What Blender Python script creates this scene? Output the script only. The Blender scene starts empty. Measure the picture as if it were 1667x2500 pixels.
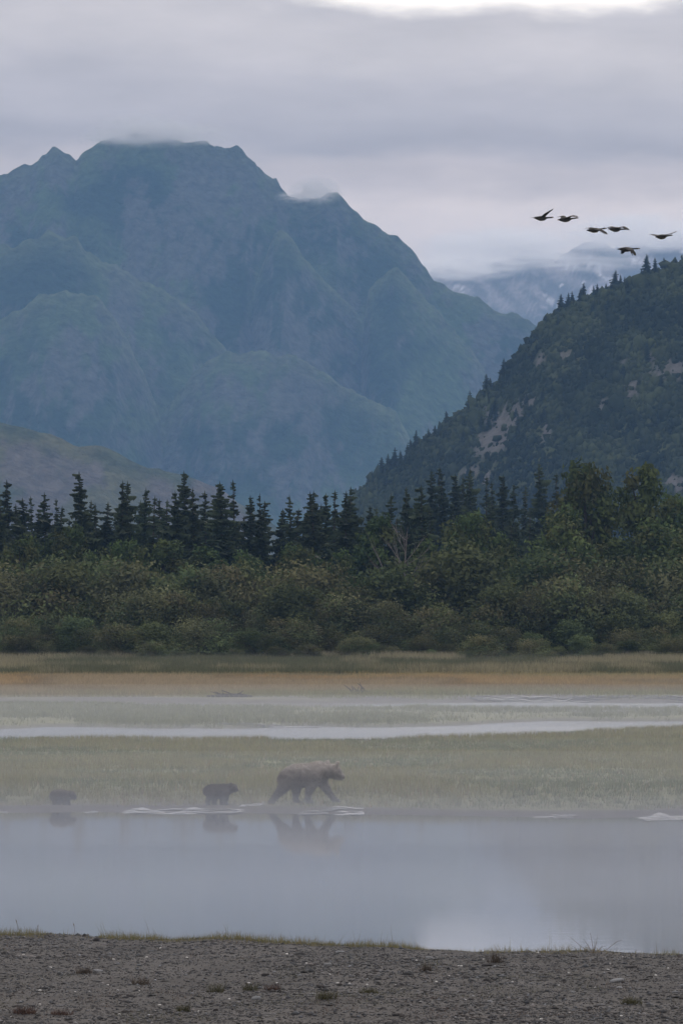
import bpy, bmesh, math, random
import numpy as np
from mathutils import Vector, Matrix

# ------------------------------------------------------------------ camera, sky, sun, exposure
SC = bpy.context.scene
COL = SC.collection
F, CX, HY, CAMH = 16000.0, 833.5, 1457.0, 6.5      # focal length (px of a 1667x2500 frame), principal column, horizon row, eye height
cam_data = bpy.data.cameras.new('camera')
cam_data.sensor_fit = 'HORIZONTAL'
cam_data.sensor_width = 24.0
cam_data.lens = 24.0 * F / 1667.0
cam_data.clip_start = 1.0
cam_data.clip_end = 60000.0
cam = bpy.data.objects.new('camera', cam_data)
COL.objects.link(cam)
cam.location = (0, 0, CAMH)
cam.rotation_euler = (math.radians(90) + math.atan((HY - 1250.0) / F), 0, 0)
SC.camera = cam

SC.render.engine = 'CYCLES'
SC.cycles.use_denoising = True
SC.cycles.use_adaptive_sampling = False
SC.cycles.pixel_filter_type = 'BLACKMAN_HARRIS'
SC.cycles.filter_width = 1.5
SC.cycles.sample_clamp_indirect = 1.5
SC.cycles.sample_clamp_direct = 4.0
SC.cycles.max_bounces = 10
SC.cycles.diffuse_bounces = 3
SC.cycles.glossy_bounces = 3
SC.cycles.transparent_max_bounces = 8
SC.cycles.volume_bounces = 4
SC.view_settings.view_transform = 'Standard'
SC.view_settings.look = 'None'
SC.view_settings.gamma = 1.0
SC.view_settings.exposure = 0.0
SC.view_settings.use_curve_mapping = False

SUN_EL, SUN_AZ = math.radians(24), math.radians(18)    # azimuth from +Y (into the picture) towards +X

def sky_world():
    w = bpy.data.worlds.new('World'); SC.world = w; w.use_nodes = True
    nt = w.node_tree; N = nt.nodes; L = nt.links; N.clear()
    out = N.new('ShaderNodeOutputWorld'); bg = N.new('ShaderNodeBackground'); bg.inputs['Strength'].default_value = 0.1
    L.new(bg.outputs[0], out.inputs[0])
    sky = N.new('ShaderNodeTexSky'); sky.sky_type = 'NISHITA'; sky.sun_disc = False
    sky.sun_elevation = SUN_EL; sky.sun_rotation = SUN_AZ
    tc = N.new('ShaderNodeTexCoord')
    sep = N.new('ShaderNodeSeparateXYZ'); L.new(tc.outputs['Generated'], sep.inputs[0])
    def math_(op, a, b=None, c=None):
        n = N.new('ShaderNodeMath'); n.operation = op
        for i, v in enumerate((a, b, c)):
            if v is None: continue
            if isinstance(v, (int, float)): n.inputs[i].default_value = v
            else: L.new(v, n.inputs[i])
        return n.outputs[0]
    def noise(scale, detail, rough, off):
        m = N.new('ShaderNodeMapping'); L.new(tc.outputs['Generated'], m.inputs[0])
        m.inputs['Scale'].default_value = scale; m.inputs['Location'].default_value = off
        n = N.new('ShaderNodeTexNoise'); n.inputs['Scale'].default_value = 1.0
        n.inputs['Detail'].default_value = detail; n.inputs['Roughness'].default_value = rough
        L.new(m.outputs[0], n.inputs['Vector']); return n.outputs['Fac']
    big = noise((22, 22, 60), 4, 0.5, (3.3, 0, 1.7))
    fine = noise((60, 60, 190), 4, 0.55, (7.1, 0, 4.2))
    # height in the cloud deck, wavering so that the layers are not level
    zz = math_('ADD', sep.outputs['Z'], math_('ADD', math_('MULTIPLY', math_('SUBTRACT', big, 0.5), 0.020), math_('MULTIPLY', math_('SUBTRACT', fine, 0.5), 0.006)))
    zz = math_('ADD', zz, math_('MULTIPLY', sep.outputs['X'], 0.03))
    mr = N.new('ShaderNodeMapRange'); mr.inputs['From Min'].default_value = 0.03; mr.inputs['From Max'].default_value = 0.13
    L.new(zz, mr.inputs['Value'])
    cr = N.new('ShaderNodeValToRGB'); cr.color_ramp.interpolation = 'EASE'
    SKY = SKYRAMP
    while len(cr.color_ramp.elements) < len(SKY): cr.color_ramp.elements.new(0.5)
    for e, (z, c) in zip(cr.color_ramp.elements, SKY):
        e.position = (z - 0.03) / 0.10; e.color = (*c, 1)
    L.new(mr.outputs[0], cr.inputs[0])
    # high broken cloud with brighter thin places, all over the dome
    m = N.new('ShaderNodeMapping'); m.inputs['Scale'].default_value = (10, 10, 26); m.inputs['Location'].default_value = GAPOFF
    L.new(tc.outputs['Generated'], m.inputs[0])
    gn = N.new('ShaderNodeTexNoise'); gn.inputs['Scale'].default_value = 1.0; gn.inputs['Detail'].default_value = 5; gn.inputs['Roughness'].default_value = 0.5
    L.new(m.outputs[0], gn.inputs['Vector'])
    gsum = math_('ADD', gn.outputs['Fac'], math_('MULTIPLY', math_('SUBTRACT', fine, 0.5), 0.10))
    # the open break above the valley
    dx = math_('DIVIDE', math_('SUBTRACT', sep.outputs['X'], 0.032), 0.040); dz = math_('DIVIDE', math_('SUBTRACT', sep.outputs['Z'], 0.105), 0.0130)
    blob = math_('EXPONENT', math_('MULTIPLY', math_('ADD', math_('MULTIPLY', dx, dx), math_('MULTIPLY', dz, dz)), -1.0))
    # breaks only above the low layer
    gate = N.new('ShaderNodeMapRange'); gate.inputs['From Min'].default_value = 0.079; gate.inputs['From Max'].default_value = 0.094
    gz = math_('ADD', sep.outputs['Z'], math_('MULTIPLY', math_('SUBTRACT', fine, 0.5), 0.012))
    L.new(gz, gate.inputs['Value'])
    gap = N.new('ShaderNodeMapRange'); gap.interpolation_type = 'SMOOTHSTEP'
    gap.inputs['From Min'].default_value = GAPLO; gap.inputs['From Max'].default_value = GAPHI
    L.new(math_('ADD', math_('MULTIPLY', gsum, gate.outputs[0]), math_('MULTIPLY', blob, 1.15)), gap.inputs['Value'])
    mx = N.new('ShaderNodeMix'); mx.data_type = 'RGBA'
    L.new(gap.outputs[0], mx.inputs['Factor']); L.new(cr.outputs['Color'], mx.inputs['A']); mx.inputs['B'].default_value = (2.1, 1.9, 1.68, 1)
    wisp = noise((34, 34, 120), 6, 0.6, (1.3, 0, 8.8))
    sc = N.new('ShaderNodeVectorMath'); sc.operation = 'SCALE'
    L.new(math_('MULTIPLY', math_('ADD', math_('MULTIPLY', math_('SUBTRACT', wisp, 0.5), 0.55), 1.0), 10.0 * SKYGAIN), sc.inputs['Scale'])
    L.new(mx.outputs['Result'], sc.inputs[0])
    m2 = N.new('ShaderNodeMix'); m2.data_type = 'RGBA'; m2.inputs['Factor'].default_value = 0.92     # the overcast hides most of the clear sky
    L.new(sky.outputs[0], m2.inputs['A']); L.new(sc.outputs[0], m2.inputs['B'])
    lo = N.new('ShaderNodeMapRange'); lo.inputs['From Min'].default_value = -0.02; lo.inputs['From Max'].default_value = 0.0; L.new(sep.outputs['Z'], lo.inputs['Value'])
    m3 = N.new('ShaderNodeMix'); m3.data_type = 'RGBA'; m3.inputs['A'].default_value = (0.5, 0.5, 0.5, 1); L.new(lo.outputs[0], m3.inputs['Factor']); L.new(m2.outputs['Result'], m3.inputs['B'])     # earth below the horizon
    L.new(m3.outputs['Result'], bg.inputs['Color'])

SKYGAIN = 1.0
GAPOFF, GAPLO, GAPHI = (0.35, 0.0, 0.4), 0.42, 0.76
SKYRAMP = [(0.030, (1.20, 1.00, 0.89)), (0.048, (1.23, 1.02, 0.91)), (0.058, (1.21, 1.00, 0.90)), (0.064, (0.84, 0.70, 0.66)), (0.069, (0.56, 0.49, 0.50)),
           (0.076, (0.68, 0.60, 0.60)), (0.085, (0.84, 0.74, 0.71)), (0.096, (0.70, 0.63, 0.63)), (0.13, (0.68, 0.64, 0.67))]
sky_world()

sd = bpy.data.lights.new('sun', 'SUN'); sd.energy = 1.2; sd.angle = math.radians(20); sd.color = (1.0, 0.93, 0.86)
so = bpy.data.objects.new('sun', sd); COL.objects.link(so)
sdir = Vector((math.sin(SUN_AZ) * math.cos(SUN_EL), math.cos(SUN_AZ) * math.cos(SUN_EL), math.sin(SUN_EL)))
so.rotation_euler = sdir.to_track_quat('Z', 'Y').to_euler()
so.location = sdir * 100

# ------------------------------------------------------------------ helpers
def at(px, py, d):
    """The point at distance d that the pixel (px, py) of the photograph shows: only used to read real positions and sizes off it."""
    return Vector(((px - CX) / F * d, d, CAMH - (py - HY) / F * d))

def hash01(ix, iy, seed):
    h = (ix.astype(np.int64) * 374761393 + iy.astype(np.int64) * 668265263 + seed * 974711) & 0xFFFFFFFF
    h = ((h ^ (h >> 13)) * 1274126177) & 0xFFFFFFFF
    return ((h ^ (h >> 16)) & 0xFFFFFF) / float(0xFFFFFF)

def vnoise(x, y, seed=0):
    ix, iy = np.floor(x), np.floor(y)
    fx, fy = x - ix, y - iy
    fx = fx * fx * fx * (fx * (fx * 6 - 15) + 10); fy = fy * fy * fy * (fy * (fy * 6 - 15) + 10)
    a, b = hash01(ix, iy, seed), hash01(ix + 1, iy, seed)
    c, d = hash01(ix, iy + 1, seed), hash01(ix + 1, iy + 1, seed)
    return (a * (1 - fx) + b * fx) * (1 - fy) + (c * (1 - fx) + d * fx) * fy

def fbm(x, y, seed=0, octs=5, gain=0.5):
    s, a, t = 0.0, 1.0, 0.0
    for o in range(octs):
        s = s + a * vnoise(x * 2 ** o + 17.3 * o, y * 2 ** o - 9.1 * o, seed + o); t += a; a *= gain
    return s / t

def ridged(x, y, seed=0, octs=5, gain=0.55):
    s, a, t = 0.0, 1.0, 0.0
    for o in range(octs):
        s = s + a * (1 - np.abs(2 * vnoise(x * 2 ** o + 11.7 * o, y * 2 ** o + 5.3 * o, seed + o) - 1)); t += a; a *= gain
    return s / t

def sstep(a, b, x):
    t = np.clip((x - a) / (b - a), 0, 1); return t * t * (3 - 2 * t)

def make_mesh(name, V, T=None, Q=None, mat=None, smooth=False, vcol=None, fcol=None):
    """One mesh from numpy arrays: V (n,3), T (m,3) and/or Q (k,4); vcol per vertex or fcol per face become the colour attribute 'tint'."""
    me = bpy.data.meshes.new(name)
    V = np.asarray(V, dtype=np.float32)
    nt_ = 0 if T is None else len(T); nq = 0 if Q is None else len(Q)
    me.vertices.add(len(V)); me.vertices.foreach_set('co', V.ravel())
    idx = []; starts = []; tot = 0
    if nt_: idx.append(np.asarray(T).ravel()); starts.append(np.arange(nt_) * 3); tot = nt_ * 3
    if nq: idx.append(np.asarray(Q).ravel()); starts.append(tot + np.arange(nq) * 4)
    idx = np.concatenate(idx).astype(np.int32); starts = np.concatenate(starts).astype(np.int32)
    me.loops.add(len(idx)); me.loops.foreach_set('vertex_index', idx)
    me.polygons.add(nt_ + nq); me.polygons.foreach_set('loop_start', starts)
    me.update(calc_edges=True)
    if smooth: me.polygons.foreach_set('use_smooth', np.ones(nt_ + nq, dtype=bool))
    if vcol is not None:
        a = me.color_attributes.new('tint', 'FLOAT_COLOR', 'POINT')
        c = np.ones((len(V), 4), dtype=np.float32); c[:, :3] = vcol; a.data.foreach_set('color', c.ravel())
    if fcol is not None:
        a = me.color_attributes.new('tint', 'FLOAT_COLOR', 'CORNER')
        rep = np.concatenate([np.full(nt_, 3), np.full(nq, 4)]).astype(int)
        c = np.ones((len(idx), 4), dtype=np.float32); c[:, :3] = np.repeat(fcol, rep, axis=0); a.data.foreach_set('color', c.ravel())
    if mat: me.materials.append(mat)
    me.validate()
    return me

def link(name, data, parent=None, loc=(0, 0, 0), rz=0.0, scale=None):
    o = bpy.data.objects.new(name, data); COL.objects.link(o)
    o.parent = parent; o.location = loc
    if rz: o.rotation_euler = (0, 0, rz)
    if scale is not None: o.scale = (scale,) * 3 if isinstance(scale, (int, float)) else scale
    return o

def tag(o, label=None, cat=None, group=None, kind=None):
    if label: o['label'] = label
    if cat: o['category'] = cat
    if group: o['group'] = group
    if kind: o['kind'] = kind
    return o

def new_mat(name):
    m = bpy.data.materials.new(name); m.use_nodes = True
    nt = m.node_tree; nt.nodes.clear()
    out = nt.nodes.new('ShaderNodeOutputMaterial')
    return m, nt, nt.nodes, nt.links, out

def surface_mat(name, color, rough=0.8, spec=0.2, tint=False, noise=None, noise_amt=0.35, bump=None, rand=0.0, translucent=0.0, color2=None, aniso=(1, 1, 1)):
    """Principled surface: base colour (or the 'tint' attribute), broken up by object-space noise, optional bump and per-object variation."""
    m, nt, N, L, out = new_mat(name)
    p = N.new('ShaderNodeBsdfPrincipled'); p.inputs['Roughness'].default_value = rough; p.inputs['Specular IOR Level'].default_value = spec
    tc = N.new('ShaderNodeTexCoord'); mp = N.new('ShaderNodeMapping'); mp.inputs['Scale'].default_value = aniso
    L.new(tc.outputs['Object'], mp.inputs[0])
    if tint:
        a = N.new('ShaderNodeAttribute'); a.attribute_name = 'tint'; c = a.outputs['Color']
    else:
        r = N.new('ShaderNodeRGB'); r.outputs[0].default_value = (*color, 1); c = r.outputs[0]
    if noise:
        n = N.new('ShaderNodeTexNoise'); n.inputs['Scale'].default_value = noise; n.inputs['Detail'].default_value = 5; n.inputs['Roughness'].default_value = 0.6
        L.new(mp.outputs[0], n.inputs['Vector'])
        if color2:
            mr = N.new('ShaderNodeMapRange'); mr.inputs['From Min'].default_value = 0.4; mr.inputs['From Max'].default_value = 0.62
            L.new(n.outputs['Fac'], mr.inputs['Value'])
            mx = N.new('ShaderNodeMix'); mx.data_type = 'RGBA'; L.new(mr.outputs[0], mx.inputs['Factor']); L.new(c, mx.inputs['A']); mx.inputs['B'].default_value = (*color2, 1)
            c = mx.outputs['Result']
        hs = N.new('ShaderNodeHueSaturation')
        mr = N.new('ShaderNodeMapRange'); mr.inputs['From Min'].default_value = 0.25; mr.inputs['From Max'].default_value = 0.75
        mr.inputs['To Min'].default_value = 1 - noise_amt; mr.inputs['To Max'].default_value = 1 + noise_amt
        L.new(n.outputs['Fac'], mr.inputs['Value']); L.new(mr.outputs[0], hs.inputs['Value']); L.new(c, hs.inputs['Color']); c = hs.outputs[0]
    if rand:
        oi = N.new('ShaderNodeObjectInfo'); hs = N.new('ShaderNodeHueSaturation')
        mr = N.new('ShaderNodeMapRange'); mr.inputs['To Min'].default_value = 1 - rand; mr.inputs['To Max'].default_value = 1 + rand
        L.new(oi.outputs['Random'], mr.inputs['Value']); L.new(mr.outputs[0], hs.inputs['Value'])
        mh = N.new('ShaderNodeMapRange'); mh.inputs['To Min'].default_value = 0.5 - 0.06 * rand; mh.inputs['To Max'].default_value = 0.5 + 0.06 * rand
        wn = N.new('ShaderNodeTexWhiteNoise'); wn.noise_dimensions = '1D'; L.new(oi.outputs['Random'], wn.inputs['W'])
        L.new(wn.outputs['Value'], mh.inputs['Value']); L.new(mh.outputs[0], hs.inputs['Hue'])
        L.new(c, hs.inputs['Color']); c = hs.outputs[0]
    L.new(c, p.inputs['Base Color'])
    if bump:
        bn = N.new('ShaderNodeTexNoise'); bn.inputs['Scale'].default_value = bump[0]; bn.inputs['Detail'].default_value = 6
        L.new(mp.outputs[0], bn.inputs['Vector'])
        b = N.new('ShaderNodeBump'); b.inputs['Strength'].default_value = bump[1]; b.inputs['Distance'].default_value = bump[2]
        L.new(bn.outputs['Fac'], b.inputs['Height']); L.new(b.outputs[0], p.inputs['Normal'])
    sh = p.outputs[0]
    if translucent:
        t = N.new('ShaderNodeBsdfTranslucent'); L.new(c, t.inputs['Color'])
        mx = N.new('ShaderNodeMixShader'); mx.inputs[0].default_value = translucent; L.new(p.outputs[0], mx.inputs[1]); L.new(t.outputs[0], mx.inputs[2]); sh = mx.outputs[0]
    L.new(sh, out.inputs['Surface'])
    return m

def volume_mat(name, color, density, g=0.0):
    m, nt, N, L, out = new_mat(name)
    v = N.new('ShaderNodeVolumePrincipled')
    v.inputs['Color'].default_value = (*color, 1); v.inputs['Density'].default_value = density; v.inputs['Anisotropy'].default_value = g
    for k in ('Density Attribute', 'Color Attribute', 'Temperature Attribute'): v.inputs[k].default_value = ''
    L.new(v.outputs[0], out.inputs['Volume'])
    try: m.cycles.homogeneous_volume = True
    except Exception: pass
    return m

def water_mat(name, rough, bump_str, bump_dist, scale, mod=True, col=(0.02, 0.03, 0.035)):
    m, nt, N, L, out = new_mat(name)
    p = N.new('ShaderNodeBsdfPrincipled'); p.inputs['Base Color'].default_value = (*col, 1)
    p.inputs['IOR'].default_value = 1.33; p.inputs['Roughness'].default_value = rough
    tc = N.new('ShaderNodeTexCoord'); mp = N.new('ShaderNodeMapping'); mp.inputs['Scale'].default_value = scale
    L.new(tc.outputs['Object'], mp.inputs[0])
    n = N.new('ShaderNodeTexNoise'); n.inputs['Scale'].default_value = 1.0; n.inputs['Detail'].default_value = 3
    L.new(mp.outputs[0], n.inputs['Vector'])
    b = N.new('ShaderNodeBump'); b.inputs['Distance'].default_value = bump_dist; b.inputs['Strength'].default_value = bump_str
    L.new(n.outputs['Fac'], b.inputs['Height']); L.new(b.outputs[0], p.inputs['Normal'])
    if mod:   # cat's paws: bands of calmer and more ruffled water
        mp2 = N.new('ShaderNodeMapping'); mp2.inputs['Scale'].default_value = (0.035, 0.12, 1); L.new(tc.outputs['Object'], mp2.inputs[0])
        n2 = N.new('ShaderNodeTexNoise'); n2.inputs['Scale'].default_value = 1.0; n2.inputs['Detail'].default_value = 4; L.new(mp2.outputs[0], n2.inputs['Vector'])
        mr = N.new('ShaderNodeMapRange'); mr.inputs['From Min'].default_value = 0.35; mr.inputs['From Max'].default_value = 0.65
        mr.inputs['To Min'].default_value = rough * 0.8; mr.inputs['To Max'].default_value = rough * 1.25
        L.new(n2.outputs['Fac'], mr.inputs['Value']); L.new(mr.outputs[0], p.inputs['Roughness'])
    L.new(p.outputs[0], out.inputs['Surface'])
    return m

ORD = ['first', 'second', 'third', 'fourth', 'fifth', 'sixth', 'seventh', 'eighth', 'ninth', 'tenth', 'eleventh', 'twelfth', 'thirteenth', 'fourteenth', 'fifteenth', 'sixteenth', 'seventeenth', 'eighteenth', 'nineteenth']
TENS = {20: ('twentieth', 'twenty'), 30: ('thirtieth', 'thirty'), 40: ('fortieth', 'forty'), 50: ('fiftieth', 'fifty'), 60: ('sixtieth', 'sixty'), 70: ('seventieth', 'seventy')}
def ordinal(n):
    if n < 20: return ORD[n - 1]
    t = n // 10 * 10
    return TENS[t][0] if n == t else TENS[t][1] + '-' + ORD[n - t - 1]
def from_side(i, n):
    """i counts from 0 at the left of n things: say the place from the nearer side of the picture."""
    if i == 0: return 'leftmost'
    if i == n - 1: return 'rightmost'
    return f'{ordinal(i + 1)} from the left' if i < n / 2 else f'{ordinal(n - i)} from the right'

rng = np.random.default_rng(7)
rnd = random.Random(11)
# ------------------------------------------------------------------ the ground: gravel bank, river bed, meadow, flats, valley floor
def edge_near(x): return 108.3 - 4.5 * np.tanh(x / 8.0) + 1.0 * (fbm(x / 1.7 + 40, x * 0 + 3, 5, 3) - 0.5)
def shore_bear(x): return 195.6 - 4.0 * np.tanh(x / 14.0) + 3.2 * (fbm(x / 3.5 + 80, x * 0 + 1, 9, 3) - 0.5)
def meadow_far(x): return 277.5 + 27 * np.clip(x / 16.0, 0, 1.6) ** 1.7 + 7.0 * (fbm(x / 5.0 + 20, x * 0 + 7, 12, 4) - 0.5)
def island_near(x): return 322 + 24 * (fbm(x / 12.0 + 5, x * 0 + 2, 21, 4) - 0.5) + 18 * sstep(-4, 16, x)
def island_far(x): return 382 + 14 * (fbm(x / 9.0 + 55, x * 0 + 2, 22, 4) - 0.5) - 4 * np.tanh(x / 10)
def flats(x): return 394 + 16 * (fbm(x / 10.0 + 31, x * 0 + 4, 23, 4) - 0.5) + 8 * np.tanh(x / 12)

def gz(x, y):
    x = np.asarray(x, float); y = np.asarray(y, float)
    e, s, m2, i1, i2, fl = edge_near(x), shore_bear(x), meadow_far(x), island_near(x), island_far(x), flats(x)
    bank = 0.74 + 0.16 * (fbm(x / 2.2, y / 2.2, 31, 4) - 0.5) + 0.05 * (fbm(x / 0.5, y / 0.6, 35, 3) - 0.5) + np.clip((84 - y) / 84, 0, 1) * 4.16
    z = bank - 1.3 * sstep(0, 5, y - e) - 0.12 * np.exp(-((y - e) / 0.7) ** 2) * 0
    rise = -0.55 + 0.55 * sstep(-8, 0, y - s) + 0.10 * sstep(0, 2.5, y - s) + 0.34 * sstep(3, 14, y - s)
    z = np.where(y > 150, rise + 0.06 * (fbm(x / 1.5, y / 2.5, 33, 4) - 0.5) * sstep(-1, 2, y - s), z)
    z = z - 0.74 * sstep(-0.6, 2.2, y - m2)
    z = z + 0.46 * sstep(-3.5, 2.5, y - i1) * (y > 250)
    z = z - (0.06 + 0.36 * sstep(-3, 7, x + 8 * (fbm(x / 6, y / 8, 24, 3) - .5))) * sstep(-2.5, 3.0, y - i2)
    z = z + (0.26 + 0.36 * sstep(-3, 7, x)) * sstep(-5, 9, y - fl) + 0.2 * sstep(420, 500, y) + 0.2 * sstep(520, 600, y) + 2.2 * sstep(600, 1100, y)
    return z

xs = np.unique(np.concatenate([-np.geomspace(34, 14000, 46), np.geomspace(34, 14000, 46), np.arange(-34, 34.01, 0.5), np.arange(-8, 8.01, 0.2)]))
ys = np.unique(np.concatenate([np.linspace(-700, 60, 30), np.arange(60, 86, 2.0), np.arange(86, 114, 0.22), np.arange(114, 188, 3.0), np.arange(188, 212, 0.4),
                               np.arange(212, 274, 1.5), np.arange(274, 310, 0.7), np.arange(310, 328, 2), np.arange(328, 412, 0.8), np.arange(412, 720, 4.0), np.geomspace(720, 20000, 50)]))
X, Y = np.meshgrid(xs, ys)
Z = gz(X, Y)
nx, ny = len(xs), len(ys)
idx = np.arange(nx * ny).reshape(ny, nx)
Q = np.stack([idx[:-1, :-1], idx[:-1, 1:], idx[1:, 1:], idx[1:, :-1]], -1).reshape(-1, 4)

C_GRAVEL, C_MUD, C_MEADOW = np.array((.066, .062, .060)), np.array((.105, .096, .09)), np.array((.17, .172, .085))
C_YELLOW, C_OLIVE, C_FOREST = np.array((.32, .245, .13)), np.array((.17, .165, .10)), np.array((.05, .055, .035))
def ground_col(x, y):
    c = np.zeros(x.shape + (3,))
    def put(mask, col): c[...] = c * (1 - mask[..., None]) + col * mask[..., None]
    w = (fbm(x / 6, y / 9, 61, 4) - 0.5)
    put(np.ones(x.shape), C_GRAVEL); c *= (0.6 + 0.8 * fbm(x / 1.2, y / 2.5, 64, 5))[..., None]
    put(sstep(0, 6, y - edge_near(x)) , C_MUD * 0.7)
    put(sstep(1.5, 6, y - shore_bear(x) + 6 * w) * (y > 150), C_MEADOW)
    put(sstep(-0.3, 1.0, y - meadow_far(x)), C_MUD * 0.8)
    put(sstep(-1, 3, y - island_near(x)) * (y > 250), C_MEADOW * 1.05)
    put(sstep(-6, 0, y - island_far(x) + 8 * w), C_MUD)
    put(sstep(4, 16, y - flats(x) + 16 * w), C_MEADOW * 1.2)
    put(sstep(12, 26, y - flats(x) + 20 * w), C_YELLOW)
    put(sstep(476, 492, y + 14 * w), C_OLIVE)
    put(sstep(575, 600, y), C_FOREST)
    return c
gm = surface_mat('ground_soil', (1, 1, 1), rough=0.9, spec=0.15, tint=True, noise=1.3, noise_amt=0.35, bump=(3.0, 0.5, 0.05))
gme = make_mesh('ground', np.stack([X, Y, Z], -1).reshape(-1, 3), Q=Q, mat=gm, smooth=True, vcol=ground_col(X, Y).reshape(-1, 3))
tag(link('ground', gme), 'dark gravel bank, grassy river flats and valley floor', kind='structure')

# ------------------------------------------------------------------ water
wm = water_mat('river_water', 0.034, 0.05, 0.02, (0.9, 1.6, 1))
wme = make_mesh('water', [(-900, 100, 0), (900, 100, 0), (900, 262, 0), (-900, 262, 0)], Q=[(0, 1, 2, 3)], mat=wm)
tag(link('water', wme), 'still grey river reflecting the bears', kind='structure')
wm2 = water_mat('braided_water', 0.16, 0.6, 0.04, (0.6, 2.0, 1))
wme2 = make_mesh('side_channel', [(-900, 262.01, 0.0), (900, 262.01, 0.0), (900, 430, 0.0), (-900, 430, 0.0)], Q=[(0, 1, 2, 3)], mat=wm2)
tag(link('side_channel_water', wme2), 'pale braided channels between the grass flats', kind='structure')

# riffles: ruffled shallows at the water's edge, sky reflection put into their pale colour
rm = surface_mat('riffle_painted_sheen', (0.29, 0.29, 0.30), rough=0.25, spec=0.5, noise=2.0, noise_amt=0.4, color2=(0.16, 0.158, 0.155), bump=(2.5, 0.6, 0.05), aniso=(1, 0.5, 1))
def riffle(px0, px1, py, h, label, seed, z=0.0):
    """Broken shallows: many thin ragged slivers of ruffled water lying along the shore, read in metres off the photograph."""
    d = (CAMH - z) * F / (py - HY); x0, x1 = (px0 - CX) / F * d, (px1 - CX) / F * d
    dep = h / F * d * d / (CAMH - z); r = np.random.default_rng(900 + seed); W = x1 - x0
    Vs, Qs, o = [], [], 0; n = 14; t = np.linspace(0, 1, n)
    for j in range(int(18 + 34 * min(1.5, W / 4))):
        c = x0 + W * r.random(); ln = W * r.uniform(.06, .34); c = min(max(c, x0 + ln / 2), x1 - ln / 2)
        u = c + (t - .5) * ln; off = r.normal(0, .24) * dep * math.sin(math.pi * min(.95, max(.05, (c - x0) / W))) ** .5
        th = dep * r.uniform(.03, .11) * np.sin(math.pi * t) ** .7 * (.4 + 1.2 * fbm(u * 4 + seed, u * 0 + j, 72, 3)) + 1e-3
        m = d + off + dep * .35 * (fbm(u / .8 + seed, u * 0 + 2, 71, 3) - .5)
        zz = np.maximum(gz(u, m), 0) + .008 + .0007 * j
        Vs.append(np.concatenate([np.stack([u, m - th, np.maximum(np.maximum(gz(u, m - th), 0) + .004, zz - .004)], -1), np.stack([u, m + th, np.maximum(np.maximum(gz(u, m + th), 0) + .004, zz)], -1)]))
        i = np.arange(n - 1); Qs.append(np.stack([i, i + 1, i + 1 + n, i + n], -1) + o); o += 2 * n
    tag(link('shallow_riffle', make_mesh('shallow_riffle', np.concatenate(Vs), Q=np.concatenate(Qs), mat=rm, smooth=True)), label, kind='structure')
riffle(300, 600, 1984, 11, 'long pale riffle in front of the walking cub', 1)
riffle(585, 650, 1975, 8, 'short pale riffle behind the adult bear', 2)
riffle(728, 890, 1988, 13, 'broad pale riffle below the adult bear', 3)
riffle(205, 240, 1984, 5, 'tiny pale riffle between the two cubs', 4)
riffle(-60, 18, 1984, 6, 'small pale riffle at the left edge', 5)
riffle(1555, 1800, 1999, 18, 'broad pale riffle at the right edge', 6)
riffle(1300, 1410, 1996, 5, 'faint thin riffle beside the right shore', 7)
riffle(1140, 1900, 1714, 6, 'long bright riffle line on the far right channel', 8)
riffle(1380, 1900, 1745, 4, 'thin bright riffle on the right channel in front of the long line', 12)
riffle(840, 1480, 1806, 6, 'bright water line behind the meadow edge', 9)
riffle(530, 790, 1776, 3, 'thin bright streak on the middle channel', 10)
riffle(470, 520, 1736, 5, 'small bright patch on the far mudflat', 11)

# ------------------------------------------------------------------ mountains
def heightfield(name, xs, ys, hfun, mat, vcol_fun, label):
    X, Y = np.meshgrid(xs, ys); Z = hfun(X, Y)
    nx, ny = len(xs), len(ys); idx = np.arange(nx * ny).reshape(ny, nx)
    Q = np.stack([idx[:-1, :-1], idx[:-1, 1:], idx[1:, 1:], idx[1:, :-1]], -1).reshape(-1, 4)
    gy, gx = np.gradient(Z, ys, xs)
    me = make_mesh(name, np.stack([X, Y, Z], -1).reshape(-1, 3), Q=Q, mat=mat, smooth=True, vcol=vcol_fun(X, Y, Z, gx, gy).reshape(-1, 3))
    return tag(link(name, me), label, kind='structure')

def layer(X, Y, D, pts, sf, sb, seed, warp=40.0, amp=30.0, keep=0.10, gully=110.0, fine=3.0):
    """One ridge: its crest stands D metres away with the traced profile, its flanks fall away to both sides, cut by gullies."""
    pts = np.array(pts, float)
    wx = X + warp * (fbm(X / 260, Y / 260, seed + 1, 3) - 0.5) * np.clip(np.abs(D - Y) / 200, 0, 1)
    pr = np.interp(CX + F * wx / D, pts[:, 0], pts[:, 1])
    zr = CAMH + (HY - pr) / F * D
    dist = D - Y
    fall = np.where(dist > 0, sf * dist, -sb * dist)
    z = zr - fall
    env = np.clip(np.abs(dist) / 160, keep, 1)
    g = ridged(wx / gully, Y / (gully * 5), seed + 5, 5, 0.55) - 0.62
    z = z + amp * 2.2 * g * env + fine * 2 * (fbm(X / 14, Y / 20, seed + 9, 4) - 0.5)
    return z

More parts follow.
